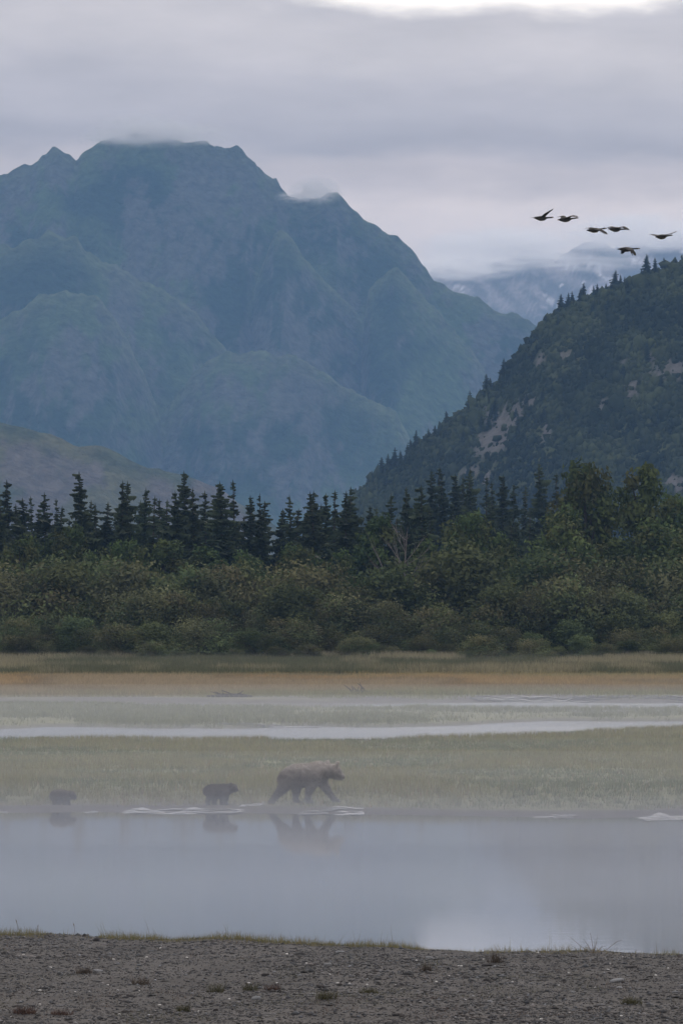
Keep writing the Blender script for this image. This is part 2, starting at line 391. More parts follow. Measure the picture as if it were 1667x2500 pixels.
MAIN = [(-900, 900), (-500, 620), (-200, 470), (0, 421), (45, 402), (77, 394), (100, 372), (118, 362), (137, 354), (163, 367), (187, 384), (200, 366), (214, 356), (255, 345), (306, 327), (383, 320), (459, 336),
        (530, 348), (584, 362), (622, 386), (628, 400), (668, 436), (674, 436), (686, 452), (708, 472), (746, 490), (791, 472), (826, 467), (842, 491), (887, 530), (944, 565), (969, 582), (1015, 612),
        (1035, 643), (1061, 681), (1096, 704), (1127, 710), (1173, 729), (1219, 757), (1270, 770), (1308, 793), (1450, 900), (1700, 1040), (2200, 1300), (2600, 1500)]
SPUR_A = [(-900, 900), (-400, 720), (-100, 640), (0, 606), (115, 562), (185, 581), (217, 613), (274, 638), (332, 683), (408, 715), (485, 772), (549, 842), (625, 950), (720, 1100), (800, 1300), (900, 1500)]
SPUR_B = [(100, 1500), (300, 1150), (430, 960), (500, 880), (549, 846), (625, 855), (708, 861), (766, 887), (849, 938), (931, 983), (970, 1008), (1000, 1065), (1040, 1200), (1100, 1500)]
SPUR_C = [(-900, 1100), (-300, 900), (-60, 800), (40, 760), (96, 721), (160, 702), (236, 721), (290, 790), (350, 900), (420, 1100), (520, 1500)]
SPUR_D = [(480, 1500), (620, 700), (668, 560), (700, 560), (760, 640), (830, 720), (930, 830), (1010, 940), (1050, 1080), (1110, 1500)]
SPUR_E = [(760, 1500), (900, 700), (960, 640), (1010, 690), (1110, 800), (1180, 900), (1230, 1040), (1300, 1500)]
D_M = 8000.0
def h_main(X, Y):
    z = layer(X, Y, D_M, MAIN, 0.85, 1.1, 100, amp=30, fine=7, gully=80, keep=.04)
    for D, P, s in ((7560, SPUR_A, 200), (7330, SPUR_B, 300), (7300, SPUR_C, 400), (7800, SPUR_D, 500), (7790, SPUR_E, 600)):
        z = np.maximum(z, layer(X, Y, D, P, 0.85, 1.3, s, amp=24, fine=7, gully=70))
    return np.maximum(z, -30)
GREEN_FAR, GREEN_FAR2, ROCK_FAR = np.array((.024, .044, .026)), np.array((.070, .108, .050)), np.array((.104, .108, .106))
def c_main(X, Y, Z, gx, gy):
    steep = np.sqrt(gx ** 2 + gy ** 2)
    n1 = fbm(X / 60, Z / 90, 701, 5); n2 = 0.5 * fbm(X / 16 + 0.6 * Z / 16, Z / 34, 702, 6, 0.65) + 0.5 * fbm(X / 16 - 0.7 * Z / 16, Z / 30, 705, 6, 0.65); n3 = fbm(X / 120, Z / 80, 704, 5)
    c = GREEN_FAR + (GREEN_FAR2 - GREEN_FAR) * sstep(0.4, 0.62, n3)[..., None]
    rock = 0.9 * sstep(0.50, 0.62, n1 * 0.5 + n2 * 0.5 + 0.10 * np.clip(steep - 1.1, -1, 1) + 0.06 * sstep(250, 560, Z))
    for D, P in ((7560, SPUR_A), (7330, SPUR_B), (7300, SPUR_C), (7800, SPUR_D), (7790, SPUR_E), (D_M, MAIN)):     # paler green along the crests
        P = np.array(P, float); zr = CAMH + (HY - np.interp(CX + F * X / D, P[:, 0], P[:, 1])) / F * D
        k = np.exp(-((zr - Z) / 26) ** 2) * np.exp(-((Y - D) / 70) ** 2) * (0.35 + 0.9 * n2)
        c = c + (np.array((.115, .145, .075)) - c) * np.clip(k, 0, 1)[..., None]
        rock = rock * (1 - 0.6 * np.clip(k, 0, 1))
    return c * (1 - rock[..., None]) + ROCK_FAR * rock[..., None]
mm = surface_mat('mountain_slope', (1, 1, 1), rough=0.95, spec=0.05, tint=True, noise=0.09, noise_amt=0.45, bump=(0.07, 1.0, 16.0))
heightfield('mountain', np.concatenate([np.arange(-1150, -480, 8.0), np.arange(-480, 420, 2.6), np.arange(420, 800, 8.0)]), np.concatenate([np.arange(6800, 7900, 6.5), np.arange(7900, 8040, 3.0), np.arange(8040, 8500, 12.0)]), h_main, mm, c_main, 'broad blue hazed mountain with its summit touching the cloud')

LOWHILL = [(-1200, 760), (-500, 900), (-150, 1005), (0, 1032), (80, 1045), (130, 1062), (180, 1085), (270, 1095), (340, 1130), (450, 1165), (530, 1195), (640, 1260), (800, 1400), (1000, 1600)]
def h_low(X, Y):
    return np.maximum(layer(X, Y, 4600, LOWHILL, 0.6, 0.8, 800, amp=9, gully=70, fine=2.5), -30)
def c_low(X, Y, Z, gx, gy):
    n1 = fbm(X / 30, Y / 60, 711, 5); n2 = fbm(X / 60, Y / 60, 712, 4)
    c = np.array((.07, .085, .045)) + (np.array((.12, .12, .062)) - np.array((.07, .085, .045))) * sstep(0.4, 0.62, n2)[..., None]
    rock = sstep(0.52, 0.64, n1)
    return c * (1 - rock[..., None]) + np.array((.135, .122, .11)) * rock[..., None]
heightfield('hill', np.arange(-700, 220, 4.0), np.arange(4050, 5000, 5.0), h_low, mm, c_low, 'low pale green hill at the left foot of the mountain')

D_H = 2500.0
RIDGE = [(560, 1480), (700, 1380), (800, 1290), (872, 1204), (903, 1168), (949, 1134), (994, 1118), (1020, 1083), (1071, 1053), (1096, 1017), (1142, 992), (1178, 966), (1219, 925), (1234, 900), (1265, 859), (1285, 833), (1311, 800), (1331, 780),
         (1367, 752), (1413, 731), (1453, 721), (1494, 703), (1535, 683), (1581, 665), (1622, 645), (1667, 624), (1800, 560), (2100, 470), (2600, 400), (3400, 380), (4500, 600)]
def h_hill(X, Y):
    return np.maximum(layer(X, Y, D_H, RIDGE, 0.62, 0.8, 900, amp=6, gully=36, warp=12, fine=1.4), -20)
ROCKS = [(1215, 1040, 40, 70), (1190, 1075, 30, 45), (1270, 1000, 34, 60), (1330, 1060, 14, 30), (1300, 975, 16, 24), (1590, 870, 60, 24), (1565, 930, 26, 36), (1640, 900, 40, 26), (1318, 880, 14, 20), (1380, 870, 30, 24), (1150, 1150, 30, 20), (1480, 980, 20, 30), (1190, 1170, 18, 26), (1640, 1180, 90, 30)]
def c_hill(X, Y, Z, gx, gy):
    px = CX + F * X / Y; py = HY - F * (Z - CAMH) / Y
    n1 = fbm(X / 7, Y / 30, 721, 5); n2 = fbm(X / 22, Y / 40, 722, 4); n3 = fbm(X / 2.2 + .5 * Z / 2.2, Z / 9, 723, 5, .6)
    c = np.array((.036, .048, .026)) + (np.array((.075, .088, .042)) - np.array((.036, .048, .026))) * sstep(0.38, 0.62, n2)[..., None]
    r = np.zeros(X.shape)
    for (a, b, sa, sb) in ROCKS:
        r = np.maximum(r, np.exp(-((px - a + 0.35 * (py - b)) / sa) ** 2 - ((py - b) / sb) ** 2))
    rock = sstep(0.58, 0.74, 0.36 * r + 0.36 * n1 + 0.50 * n3)
    return c * (1 - rock[..., None]) + np.array((.138, .135, .133)) * rock[..., None]
hm = surface_mat('hill_slope', (1, 1, 1), rough=0.95, spec=0.05, tint=True, noise=0.16, noise_amt=0.3, bump=(0.35, 0.9, 2.0))
heightfield('wooded_hill', np.arange(-60, 430, 1.4), np.arange(2160, 2740, 2.3), h_hill, hm, c_hill, 'dark wooded hill rising to the right with bare rock patches')

D_F = 11500.0
FARTOP = [(500, 1000), (800, 800), (950, 720), (1060, 655), (1150, 622), (1230, 628), (1300, 602), (1380, 612), (1450, 590), (1520, 606), (1650, 570), (1850, 540), (2200, 640), (2600, 900)]
def h_far(X, Y):
    return np.maximum(layer(X, Y, D_F, FARTOP, 0.75, 1.0, 1000, amp=44, gully=120, fine=8), -30)
def c_far(X, Y, Z, gx, gy):
    n1 = fbm(X / 40 + 0.8 * Z / 40, Z / 30, 731, 5); n2 = ridged(X / 45 + 0.9 * Z / 45, Z / 26, 733, 4)
    c = np.array((.07, .075, .08)) + (np.array((.34, .31, .31)) - np.array((.07, .075, .08))) * sstep(0.42, 0.6, n1)[..., None]
    snow = sstep(0.745, 0.775, n2 * 0.6 + n1 * 0.5) * sstep(330, 420, Z)
    return c * (1 - snow[..., None]) + np.array((.82, .80, .80)) * snow[..., None]
heightfield('snow_mountain', np.arange(-300, 1150, 6.0), np.arange(10700, 12100, 8.0), h_far, mm, c_far, 'distant rocky mountain with snow patches half hidden in cloud')
# ------------------------------------------------------------------ air: valley haze, river mist, cloud on the summits
HAZE_DENS, HAZE_COL = 7.2e-5, (0.30, 0.56, 0.98)
def box_mesh(name, lo, hi, mat):
    V = [(x, y, z) for z in (lo[2], hi[2]) for y in (lo[1], hi[1]) for x in (lo[0], hi[0])]
    return make_mesh(name, V, Q=[(0, 2, 3, 1), (4, 5, 7, 6), (0, 1, 5, 4), (2, 6, 7, 3), (0, 4, 6, 2), (1, 3, 7, 5)], mat=mat)
tag(link('haze', box_mesh('haze', (-14500, -750, -32), (14500, 20400, 745), volume_mat('valley_haze', HAZE_COL, HAZE_DENS))), 'thin blue haze filling the valley', kind='stuff')

def ico(sub):
    bm = bmesh.new(); bmesh.ops.create_icosphere(bm, subdivisions=sub, radius=1.0)
    V = np.array([v.co[:] for v in bm.verts]); T = np.array([[v.index for v in f.verts] for f in bm.faces]); bm.free()
    return V, T
ICO4, ICO2, ICO1 = ico(5), ico(2), ico(1)
def puff(name, label, c, r, mat, bumpy=0.0, seed=0):
    """A closed lens of mist or cloud: its thin rim makes the soft edge."""
    V, T = ICO4; V = V.copy()
    if bumpy: V *= (1 + bumpy * (fbm(V[:, 0] * 2.5 + 5, V[:, 2] * 2.5 + V[:, 1] * 1.7 + 5, seed, 4) - 0.5))[:, None]
    tag(link(name, make_mesh(name, V * np.array(r), T=T, mat=mat, smooth=True), loc=c), label, kind='stuff')
MIST = (0.83, 0.89, 1.0)
def mist(name, label, y, x, layers, k):
    for j, (top, ln, dens) in enumerate(layers):
        puff(name, f"{label}, {('lowest', 'lower', 'upper', 'topmost')[j]} sheet", (x, y + 3 * j, -0.05), (280, ln, top), volume_mat(name, MIST, dens * k))
mist('river_mist', 'low mist over the river and the bears', 165, 0, ((0.7, 62, .0030), (1.2, 68, .0028), (1.8, 76, .0018), (2.7, 86, .0010)), 1.25)
mist('meadow_mist', 'thin mist along the shore and meadow', 226, 0, ((0.6, 46, .0024), (1.1, 56, .0020), (1.7, 66, .0012), (2.4, 80, .0007)), 1.1)
mist('channel_mist', 'white mist over the braided channels', 334, 0, ((0.7, 56, .0030), (1.2, 64, .0028), (1.8, 70, .0016), (2.4, 78, .0009)), 1.25)
mist('forest_mist', 'faint mist along the foot of the forest', 520, 0, ((1.2, 60, .0005), (2.2, 75, .0003)), 1.0)
mist('near_mist', 'faint mist drifting by the gravel bank', 142, 0, ((0.6, 28, .0040), (1.1, 33, .0030), (1.7, 38, .0018)), 1.3)

CLOUD = (0.99, 0.98, 0.98)
def cloud_mat(name, dens, g, seed):
    m, nt, N, L, out = new_mat(name)
    v = N.new('ShaderNodeVolumePrincipled'); v.inputs['Color'].default_value = (*CLOUD, 1); v.inputs['Anisotropy'].default_value = g
    for k in ('Density Attribute', 'Color Attribute', 'Temperature Attribute'): v.inputs[k].default_value = ''
    tc = N.new('ShaderNodeTexCoord'); ln = N.new('ShaderNodeVectorMath'); ln.operation = 'LENGTH'; L.new(tc.outputs['Object'], ln.inputs[0])
    mr = N.new('ShaderNodeMapRange'); mr.interpolation_type = 'SMOOTHSTEP'; mr.inputs['From Min'].default_value = 1.0; mr.inputs['From Max'].default_value = 0.1
    L.new(ln.outputs['Value'], mr.inputs['Value'])
    n = N.new('ShaderNodeTexNoise'); n.inputs['Scale'].default_value = 3.2; n.inputs['Detail'].default_value = 4; n.inputs['Roughness'].default_value = .6; n.noise_dimensions = '4D'; n.inputs['W'].default_value = seed * 1.7
    L.new(tc.outputs['Object'], n.inputs['Vector'])
    m2 = N.new('ShaderNodeMapRange'); m2.inputs['From Min'].default_value = 0.40; m2.inputs['From Max'].default_value = 0.66; m2.inputs['To Max'].default_value = dens
    L.new(n.outputs['Fac'], m2.inputs['Value'])
    mu = N.new('ShaderNodeMath'); mu.operation = 'MULTIPLY'; L.new(mr.outputs[0], mu.inputs[0]); L.new(m2.outputs[0], mu.inputs[1])
    L.new(mu.outputs[0], v.inputs['Density']); L.new(v.outputs[0], out.inputs['Volume'])
    return m
def cloud(px, py, rx, ry, d, ryy, dens, label, seed=0, bumpy=0.5, g=0.3):
    c = at(px, py, d)
    o = link('cloud_bank', make_mesh('cloud_bank', ICO4[0], T=ICO4[1], mat=cloud_mat('cloud_bank', dens, g, seed), smooth=True), loc=c)
    o.scale = (rx / F * d, ryy, ry / F * d); tag(o, label, kind='stuff')
cloud(350, 320, 165, 46, 7940, 200, 0.037, 'thin cloud cap on the main summit', 3, g=.1)
cloud(450, 326, 160, 34, 7950, 160, 0.032, 'ragged cloud wisp on the summit shoulder', 4, g=.1)
cloud(270, 334, 90, 18, 7950, 120, 0.032, 'small cloud wisp left of the summit cap', 9, g=.1)
cloud(770, 464, 80, 40, 7945, 140, 0.041, 'small cloud puff on the side peak', 5, g=.1)
cloud(720, 480, 60, 16, 7950, 100, 0.032, 'faint cloud wisp in the notch beside the side peak', 10, g=.1)
cloud(1230, 600, 260, 40, 10900, 500, 0.030, 'pale cloud bank hiding the top of the snow mountain', 6, g=.7)
cloud(1560, 570, 260, 44, 10900, 500, 0.026, 'pale cloud bank above the hill ridge', 8, g=.7)
cloud(1120, 650, 190, 40, 10300, 300, 0.024, 'pale cloud wisp at the valley gap', 7, g=.7)
cloud(1400, 640, 260, 22, 10500, 300, 0.010, 'thin cloud streak across the snow mountain', 11, g=.7)
puff('valley_cloud', 'thin pale veil of cloud before the snow mountain', at(1330, 720, 9700), (900, 500, 130), volume_mat('valley_veil', CLOUD, 0.00015, .6))

# ------------------------------------------------------------------ trees and shrubs
bark = surface_mat('bark', (0.06, 0.05, 0.045), rough=0.95, spec=0.1, noise=6, noise_amt=0.4)
pale_bark = surface_mat('dead_wood', (0.17, 0.155, 0.15), rough=0.9, spec=0.1, noise=6, noise_amt=0.3)
m_spruce = surface_mat('spruce_needles', (1, 1, 1), rough=0.75, spec=0.15, tint=True, rand=0.25)
m_leaf = surface_mat('broad_leaves', (1, 1, 1), rough=0.85, spec=0.06, tint=True, rand=0.28, translucent=0.15)
m_shrub = surface_mat('willow_leaves', (1, 1, 1), rough=0.9, spec=0.04, tint=True, rand=0.45, translucent=0.15)

def tube(path, radii, n=6):
    """A tapering tube through path; returns vertices and quads."""
    P = np.array(path, float); V = []; Qs = []
    for i, p in enumerate(P):
        t = P[min(i + 1, len(P) - 1)] - P[max(i - 1, 0)]; t = t / (np.linalg.norm(t) + 1e-9)
        a = np.cross(t, (0.3, 1, 0.1)); a /= np.linalg.norm(a) + 1e-9; b = np.cross(t, a)
        for k in range(n):
            w = 2 * math.pi * k / n; V.append(p + radii[i] * (math.cos(w) * a + math.sin(w) * b))
    for i in range(len(P) - 1):
        for k in range(n): Qs.append((i * n + k, i * n + (k + 1) % n, (i + 1) * n + (k + 1) % n, (i + 1) * n + k))
    return np.array(V), np.array(Qs)
def merge(parts):
    V, Qs, o = [], [], 0
    for v, q in parts: V.append(v); Qs.append(q + o); o += len(v)
    return np.concatenate(V), np.concatenate(Qs)

def spruce_meshes(seed, slim=0.15, levels=76, ragged=0.3, lod=1.0):
    """A unit-high spruce: whorls of drooping boughs, each a spray of needle-covered side twigs, round a straight trunk."""
    r = np.random.default_rng(seed); V = []; T = []; col = []
    lean = r.normal(0, 0.03, 2); thin = r.uniform(.15, .85); thin_w = r.uniform(.04, .1); top_cut = r.choice([1.0, 1.0, 1.0, .9])
    def axis(t): return np.array((lean[0] * t * t, lean[1] * t * t, t))
    for li in range(levels):
        t = 0.06 + 0.93 * (li / (levels - 1)) ** 0.92
        R0 = slim * (1 - t) ** 0.72 * (1 + 0.25 * ragged * r.normal()) * (1 + .22 * math.sin(li * .55 + seed)) + 0.010; t0 = t
        nb = int(max(4, (9 - 4 * t) * lod)); a0 = r.uniform(0, 6.28)
        for k in range(nb):
            t = min(0.985, max(0.04, t0 + r.normal(0, 0.012))); R = max(0.010, R0 * (1 + ragged * r.normal()))
            a = a0 + 6.283 * k / nb + r.normal(0, 0.35); L_ = R * r.uniform(0.6, 1.2)
            if r.random() < 0.07 + .55 * math.exp(-((t - thin) / thin_w) ** 2) * ragged * 1.6: continue
            if t > top_cut and r.random() < .6: continue
            dirv = np.array((math.cos(a), math.sin(a), 0)); side = np.array((-math.sin(a), math.cos(a), 0))
            droop = r.uniform(0.25, 0.95) * (1.15 - t)
            base = axis(t)
            shade = r.uniform(0.7, 1.25); cc = np.array((.045, .062, .034)) * shade
            ns = max(2, int(5 * lod))
            for s in range(ns):
                f = (s + 0.6) / ns
                p = base + dirv * L_ * f + np.array((0, 0, -droop * L_ * f + 0.12 * L_ * f * f))
                w = L_ * 0.42 * (1.15 - 0.7 * f) * r.uniform(0.7, 1.3)
                for sg in (-1, 1):
                    q = p + side * sg * w + dirv * w * 0.7 + np.array((0, 0, -0.35 * w + r.normal(0, 0.15 * w)))
                    n = len(V); e = dirv * L_ * 0.20
                    V += [p - e * 0.9 + np.array((0, 0, 0.05 * L_)), p + e, q, p + np.array((0, 0, -0.30 * L_ * r.uniform(.5, 1.5)))]
                    T += [(n, n + 1, n + 2), (n, n + 2, n + 3)]; col += [cc, cc * 0.95]
            n = len(V); tip = base + dirv * L_ * 1.12 + np.array((0, 0, -droop * L_ * 0.95 + 0.12 * L_)); mid = base + dirv * L_ * 0.8 + np.array((0, 0, -droop * L_ * 0.8))
            V += [mid + side * L_ * 0.1, mid - side * L_ * 0.1, tip]; T += [(n, n + 1, n + 2)]; col += [cc]
    # leader
    n = len(V); p = axis(1.0)
    for k in range(3):
        a = 2.09 * k; V += [axis(0.95) + 0.012 * np.array((math.cos(a), math.sin(a), 0))]
    V += [p + np.array((0, 0, 0.008))]; T += [(n, n + 1, n + 3), (n + 1, n + 2, n + 3), (n + 2, n, n + 3)]; col += [np.array((.03, .045, .027))] * 3
    crown = make_mesh('spruce_crown', V, T=T, mat=m_spruce, fcol=np.array(col))
    tv, tq = tube([axis(0) + (0, 0, -0.03), axis(0.3), axis(0.7), axis(0.97)], [0.016, 0.012, 0.006, 0.002], 6)
    return make_mesh('spruce_trunk', tv, Q=tq, mat=bark), crown

def leafy_meshes(seed, width, lobes, leaves, leaf, base, palette, mat, stems=1, low=0.18, taper=0.9, kind='tree'):
    """A unit-high broadleaf: limbs reach into clumps, and small leaves fill each clump's shell."""
    r = np.random.default_rng(seed); C = []; RR = []
    for i in range(lobes):
        h = low + (0.93 - low) * ((i + r.random()) / lobes) ** taper
        prof = math.sin(min(1, (h - low * 0.5) / (1.02 - low * 0.5)) ** 0.75 * math.pi) ** 0.55
        a = r.uniform(0, 6.283); rad = width * prof * math.sqrt(r.uniform(0.15, 1.0)) * 0.72
        C.append((rad * math.cos(a), rad * math.sin(a), h)); RR.append(width * r.uniform(0.26, 0.46) * (0.75 + 0.35 * prof))
    C = np.array(C); RR = np.array(RR)
    wts = RR ** 2; wts /= wts.sum(); which = r.choice(lobes, leaves, p=wts)
    d = r.normal(size=(leaves, 3)); d /= np.linalg.norm(d, axis=1)[:, None]
    rad = r.random(leaves) ** 0.45 * 1.08
    rough = 1 + 0.35 * (vnoise(d[:, 0] * 2.5 + which * 3.1, d[:, 2] * 2.5 + d[:, 1] * 2.1 + which, seed) - 0.5) * 2
    P = C[which] + d * (RR[which] * rad * rough)[:, None] * np.array((1, 1, 0.82))
    P[:, 2] = np.abs(P[:, 2] - 0.01) + 0.01
    nrm = d * 0.8 + r.normal(size=(leaves, 3)) * 0.75 + (0, 0, 0.25); nrm /= np.linalg.norm(nrm, axis=1)[:, None]
    up = r.normal(size=(leaves, 3)); a = np.cross(nrm, up); a /= np.linalg.norm(a, axis=1)[:, None] + 1e-9; b = np.cross(nrm, a)
    s = leaf * r.uniform(0.55, 1.35, leaves)[:, None]
    V = np.stack([P - a * s, P - b * s * 0.55, P + a * s, P + b * s * 0.55], 1).reshape(-1, 3)
    Qs = np.arange(leaves * 4).reshape(-1, 4)
    pal = np.array(palette); lobe_col = pal[r.integers(0, len(pal), lobes)] * r.uniform(0.75, 1.25, lobes)[:, None]
    col = lobe_col[which] * r.uniform(0.85, 1.15, leaves)[:, None]
    crown = make_mesh(kind + '_crown', V, Q=Qs, mat=mat, fcol=col)
    parts = []
    for k in range(stems):
        a = 6.283 * k / stems + r.uniform(0, 1); sp = 0 if stems == 1 else width * 0.22
        parts.append(tube([(sp * 0.2 * math.cos(a), sp * 0.2 * math.sin(a), -0.03), (sp * 0.6 * math.cos(a), sp * 0.6 * math.sin(a), 0.25), (sp * math.cos(a), sp * math.sin(a), 0.6)], [base, base * 0.75, base * 0.35]))
    for c in C:
        f = r.uniform(0.35, 0.7); p0 = np.array((0, 0, min(0.58, c[2] * f)))
        parts.append(tube([p0, (p0 + c) / 2 + (0, 0, 0.02), c], [base * 0.45, base * 0.3, base * 0.1], 5))
    tv, tq = merge(parts)
    return make_mesh(kind + '_trunk', tv, Q=tq, mat=bark), crown

SPRUCE = [spruce_meshes(50 + i, slim=s, ragged=g) for i, (s, g) in enumerate([(.105, .3), (.13, .4), (.08, .4), (.12, .5), (.145, .35), (.10, .6), (.07, .4), (.115, .45), (.09, .55), (.135, .5)])]
P_COT = [(.070, .102, .038), (.086, .116, .044), (.056, .082, .034), (.098, .112, .048)]
P_WIL = [(.098, .122, .055), (.116, .134, .062), (.080, .102, .050), (.126, .128, .066), (.106, .110, .060)]
TREE = [leafy_meshes(120 + i, w, lb, 9000, .017, .02, P_COT, m_leaf, low=lo, taper=tp) for i, (w, lb, lo, tp) in enumerate([(.23, 34, .14, .85), (.28, 36, .12, .9), (.20, 30, .2, .8), (.33, 36, .15, .95)])]
SHRUB = [leafy_meshes(160 + i, w, lb, 9000, .023, .012, P_WIL, m_shrub, stems=5, low=.10, taper=1.1, kind='shrub') for i, (w, lb) in enumerate([(.55, 22), (.7, 26), (.48, 18), (.62, 24), (.8, 28)])]

def plant(name, meshes, x, y, h, rz, wscale=1.0, z=None):
    root = bpy.data.objects.new(name, None); COL.objects.link(root)
    root.location = (x, y, float(gz(x, y)) if z is None else z); root.rotation_euler = (0, 0, rz); root.scale = (h * wscale, h * wscale, h)
    link('trunk', meshes[0], root); link('crown', meshes[1], root)
    return root

# spruces of the treeline, read off the photograph left to right: (column of the top, row of the top)
TOPS = [(5, 1211), (17, 1168), (51, 1227), (64, 1213), (82, 1208), (114, 1199), (142, 1213), (198, 1147), (238, 1225), (255, 1222), (297, 1169), (308, 1172), (350, 1188), (369, 1208), (385, 1214), (401, 1216), (436, 1195), (455, 1146), (477, 1186), (505, 1195),
        (528, 1184), (547, 1172), (576, 1168), (615, 1206), (638, 1201), (677, 1243), (714, 1204), (751, 1208), (761, 1194), (778, 1197), (791, 1200), (813, 1193), (843, 1195), (853, 1185), (871, 1202), (947, 1202), (996, 1185), (1034, 1180)]
FARTOPS = [(1060, 1142), (1071, 1136), (1083, 1148), (1110, 1153), (1128, 1158), (1142, 1139), (1153, 1148), (1186, 1158), (1205, 1172), (1226, 1154), (1252, 1176), (1278, 1180), (1324, 1124), (1356, 1150)]
n_all = len(TOPS)
for i, (px, py) in enumerate(TOPS):
    d = 668 + 26 * math.sin(i * 2.3) + (12 if py > 1200 else 0)
    p = at(px, py, d); g = float(gz(p.x, d)); h = p.z - g
    mi = (1, 6, 2, 3, 9, 5, 0, 8, 7)[(i * 7) % 9]
    if px in (198, 455): mi = 3
    o = plant('spruce_tree', SPRUCE[mi], p.x, d, h / 1.01, i * 1.7, 0.85 if px in (198, 455, 576) else (.7, .95, .8, 1.1, .75, .9)[i % 6])
    lab = f'dark spruce in the treeline, {from_side(i, n_all)} of the near spruce row'
    if px == 198: lab = 'tall lone spruce spire above the left cub, clear of its neighbours'
    if px == 455: lab = 'tallest dark spruce spire standing above the middle cub'
    if px == 576: lab = 'thin pointed spruce spire just left of the adult bear'
    if px == 17: lab = 'thin spruce spire at the left picture edge'
    tag(o, lab, 'spruce', 'spruces of the near treeline')
for i, (px, py) in enumerate(FARTOPS):
    d = 900 + 30 * math.sin(i * 1.9)
    p = at(px, py, d); g = float(gz(p.x, d))
    o = plant('spruce_tree', SPRUCE[(4, 6, 0, 3, 8, 2)[i % 6]], p.x, d, (p.z - g) / 1.01, i * 2.1, 0.8)
    lab = f'hazy blue spruce below the wooded hill, {from_side(i, len(FARTOPS))} of the far spruces'
    if px == 1324: lab = 'tallest hazy spruce just left of the big cottonwood'
    tag(o, lab, 'spruce', 'hazy spruces behind the treeline')
# lower spruces that fill the row between the tall ones
fill = [(-6 + i * 31 + rnd.uniform(-12, 12), rnd.uniform(1215, 1275)) for i in range(45)]
for i, (px, py) in enumerate(fill):
    d = rnd.uniform(700, 745); p = at(px, py, d); g = float(gz(p.x, d))
    o = plant('spruce_tree', SPRUCE[(i * 3) % 10], p.x, d, (p.z - g) / 1.01, i * 1.3, .9)
    tag(o, f'short spruce filling the treeline, {from_side(i, len(fill))} of the short spruces', 'spruce', 'short spruces filling the treeline')

# broadleaf trees: (column, top row, crown width in px, distance, mesh, label)
BROAD = [(1432, 1096, 190, 648, 1, 'tall dark green cottonwood left of its round topped twin'), (1568, 1098, 130, 652, 0, 'tall cottonwood with a narrow round top near the right edge'), (1655, 1178, 150, 646, 1, 'broad cottonwood cut off by the right edge'),
         (1388, 1216, 200, 628, 3, 'full green cottonwood in front of the tallest cottonwood'), (1605, 1254, 230, 620, 3, 'wide pale cottonwood at the right, in front of the tall ones'), (918, 1232, 120, 640, 2, 'dark rounded tree left of the bare dead tree'),
         (1140, 1226, 150, 645, 1, 'rounded olive tree right of the bare dead tree'), (1215, 1290, 150, 632, 3, 'low spreading tree between rounded olive tree and cottonwoods'), (412, 1298, 140, 636, 0, 'upright pale olive tree below the tallest spruce'),
         (165, 1262, 150, 640, 1, 'olive tree in front of the left lone spruce'), (45, 1294, 150, 634, 3, 'bushy olive tree by the left edge'), (304, 1300, 140, 632, 1, 'dark bushy tree between the two tall spruces'), (600, 1334, 150, 628, 3, 'low rounded tree above the adult bear'),
         (728, 1312, 150, 636, 1, 'rounded green tree right of the adult bear'), (508, 1312, 130, 640, 2, 'dark narrow tree beside the tallest spruce'), (824, 1330, 130, 632, 3, 'low olive tree left of the dark rounded tree'), (1040, 1300, 130, 640, 2, 'dark tree just right of the bare dead tree'),
         (238, 1335, 140, 626, 3, 'low pale olive tree right of the left lone spruce'), (1290, 1330, 150, 625, 3, 'low green tree at the foot of the cottonwoods'), (1500, 1290, 150, 634, 0, 'dark tree filling the gap between the twin cottonwoods')]
for i, (px, py, w, d, mi, lab) in enumerate(BROAD):
    p = at(px, py, d); g = float(gz(p.x, d)); h = p.z - g
    natural = (.46, .56, .40, .66)[mi] * h
    tag(plant('broadleaf_tree', TREE[mi], p.x, d, h / 1.04, i * 2.4, min(1.5, max(.75, w / F * d / natural * 1.1))), lab, 'tree', 'broadleaf trees of the wood')

# willow thicket: three overlapping rows of shrubs
ROWS = [('back', 30, 616, (1368, 1425), 1.15), ('middle', 32, 604, (1436, 1492), 1.1), ('front', 36, 592, (1500, 1566), 1.15)]
for row, n, d0, (t0, t1), ws in ROWS:
    for i in range(n):
        px = -50 + (i + 0.5) * 1767 / n + rnd.uniform(-30, 30); d = d0 + rnd.uniform(-6, 7)
        py = rnd.uniform(t0, t1) - (18 if row != 'front' and px > 1250 else 0)
        p = at(px, py, d); g = float(gz(p.x, d)); h = p.z - g
        h *= rnd.choice((.72, .85, 1.0, 1.0, 1.1, 1.18))
        o = plant('willow_shrub', SHRUB[rnd.randrange(5)], p.x, d, h / 1.04, rnd.uniform(0, 6.28), ws * (1.2 if row == 'front' else 1.0))
        tag(o, f'rounded willow shrub, {from_side(i, n)} in the {row} row of the thicket', 'shrub', f'willow shrubs of the {row} row')
p = at(900, 1562, 583.0); g = float(gz(p.x, 583.0))
tag(plant('willow_shrub', SHRUB[1], p.x, 583.0, p.z - g, 1.0, 1.25), 'lone yellow green bush standing out in front of the thicket', 'shrub')

for i in range(26):      # low bushes that straggle out of the thicket into the grass
    px = 10 + i * 65 + rnd.uniform(-30, 30); d = rnd.uniform(572, 588); x = (px - CX) / F * d
    tag(plant('low_bush', SHRUB[rnd.randrange(5)], x, d, rnd.uniform(.7, 2.4), rnd.uniform(0, 6), 1.5), f'low bush at the grassy foot of the thicket, {from_side(i, 26)}', 'bush', 'low bushes at the foot of the thicket')

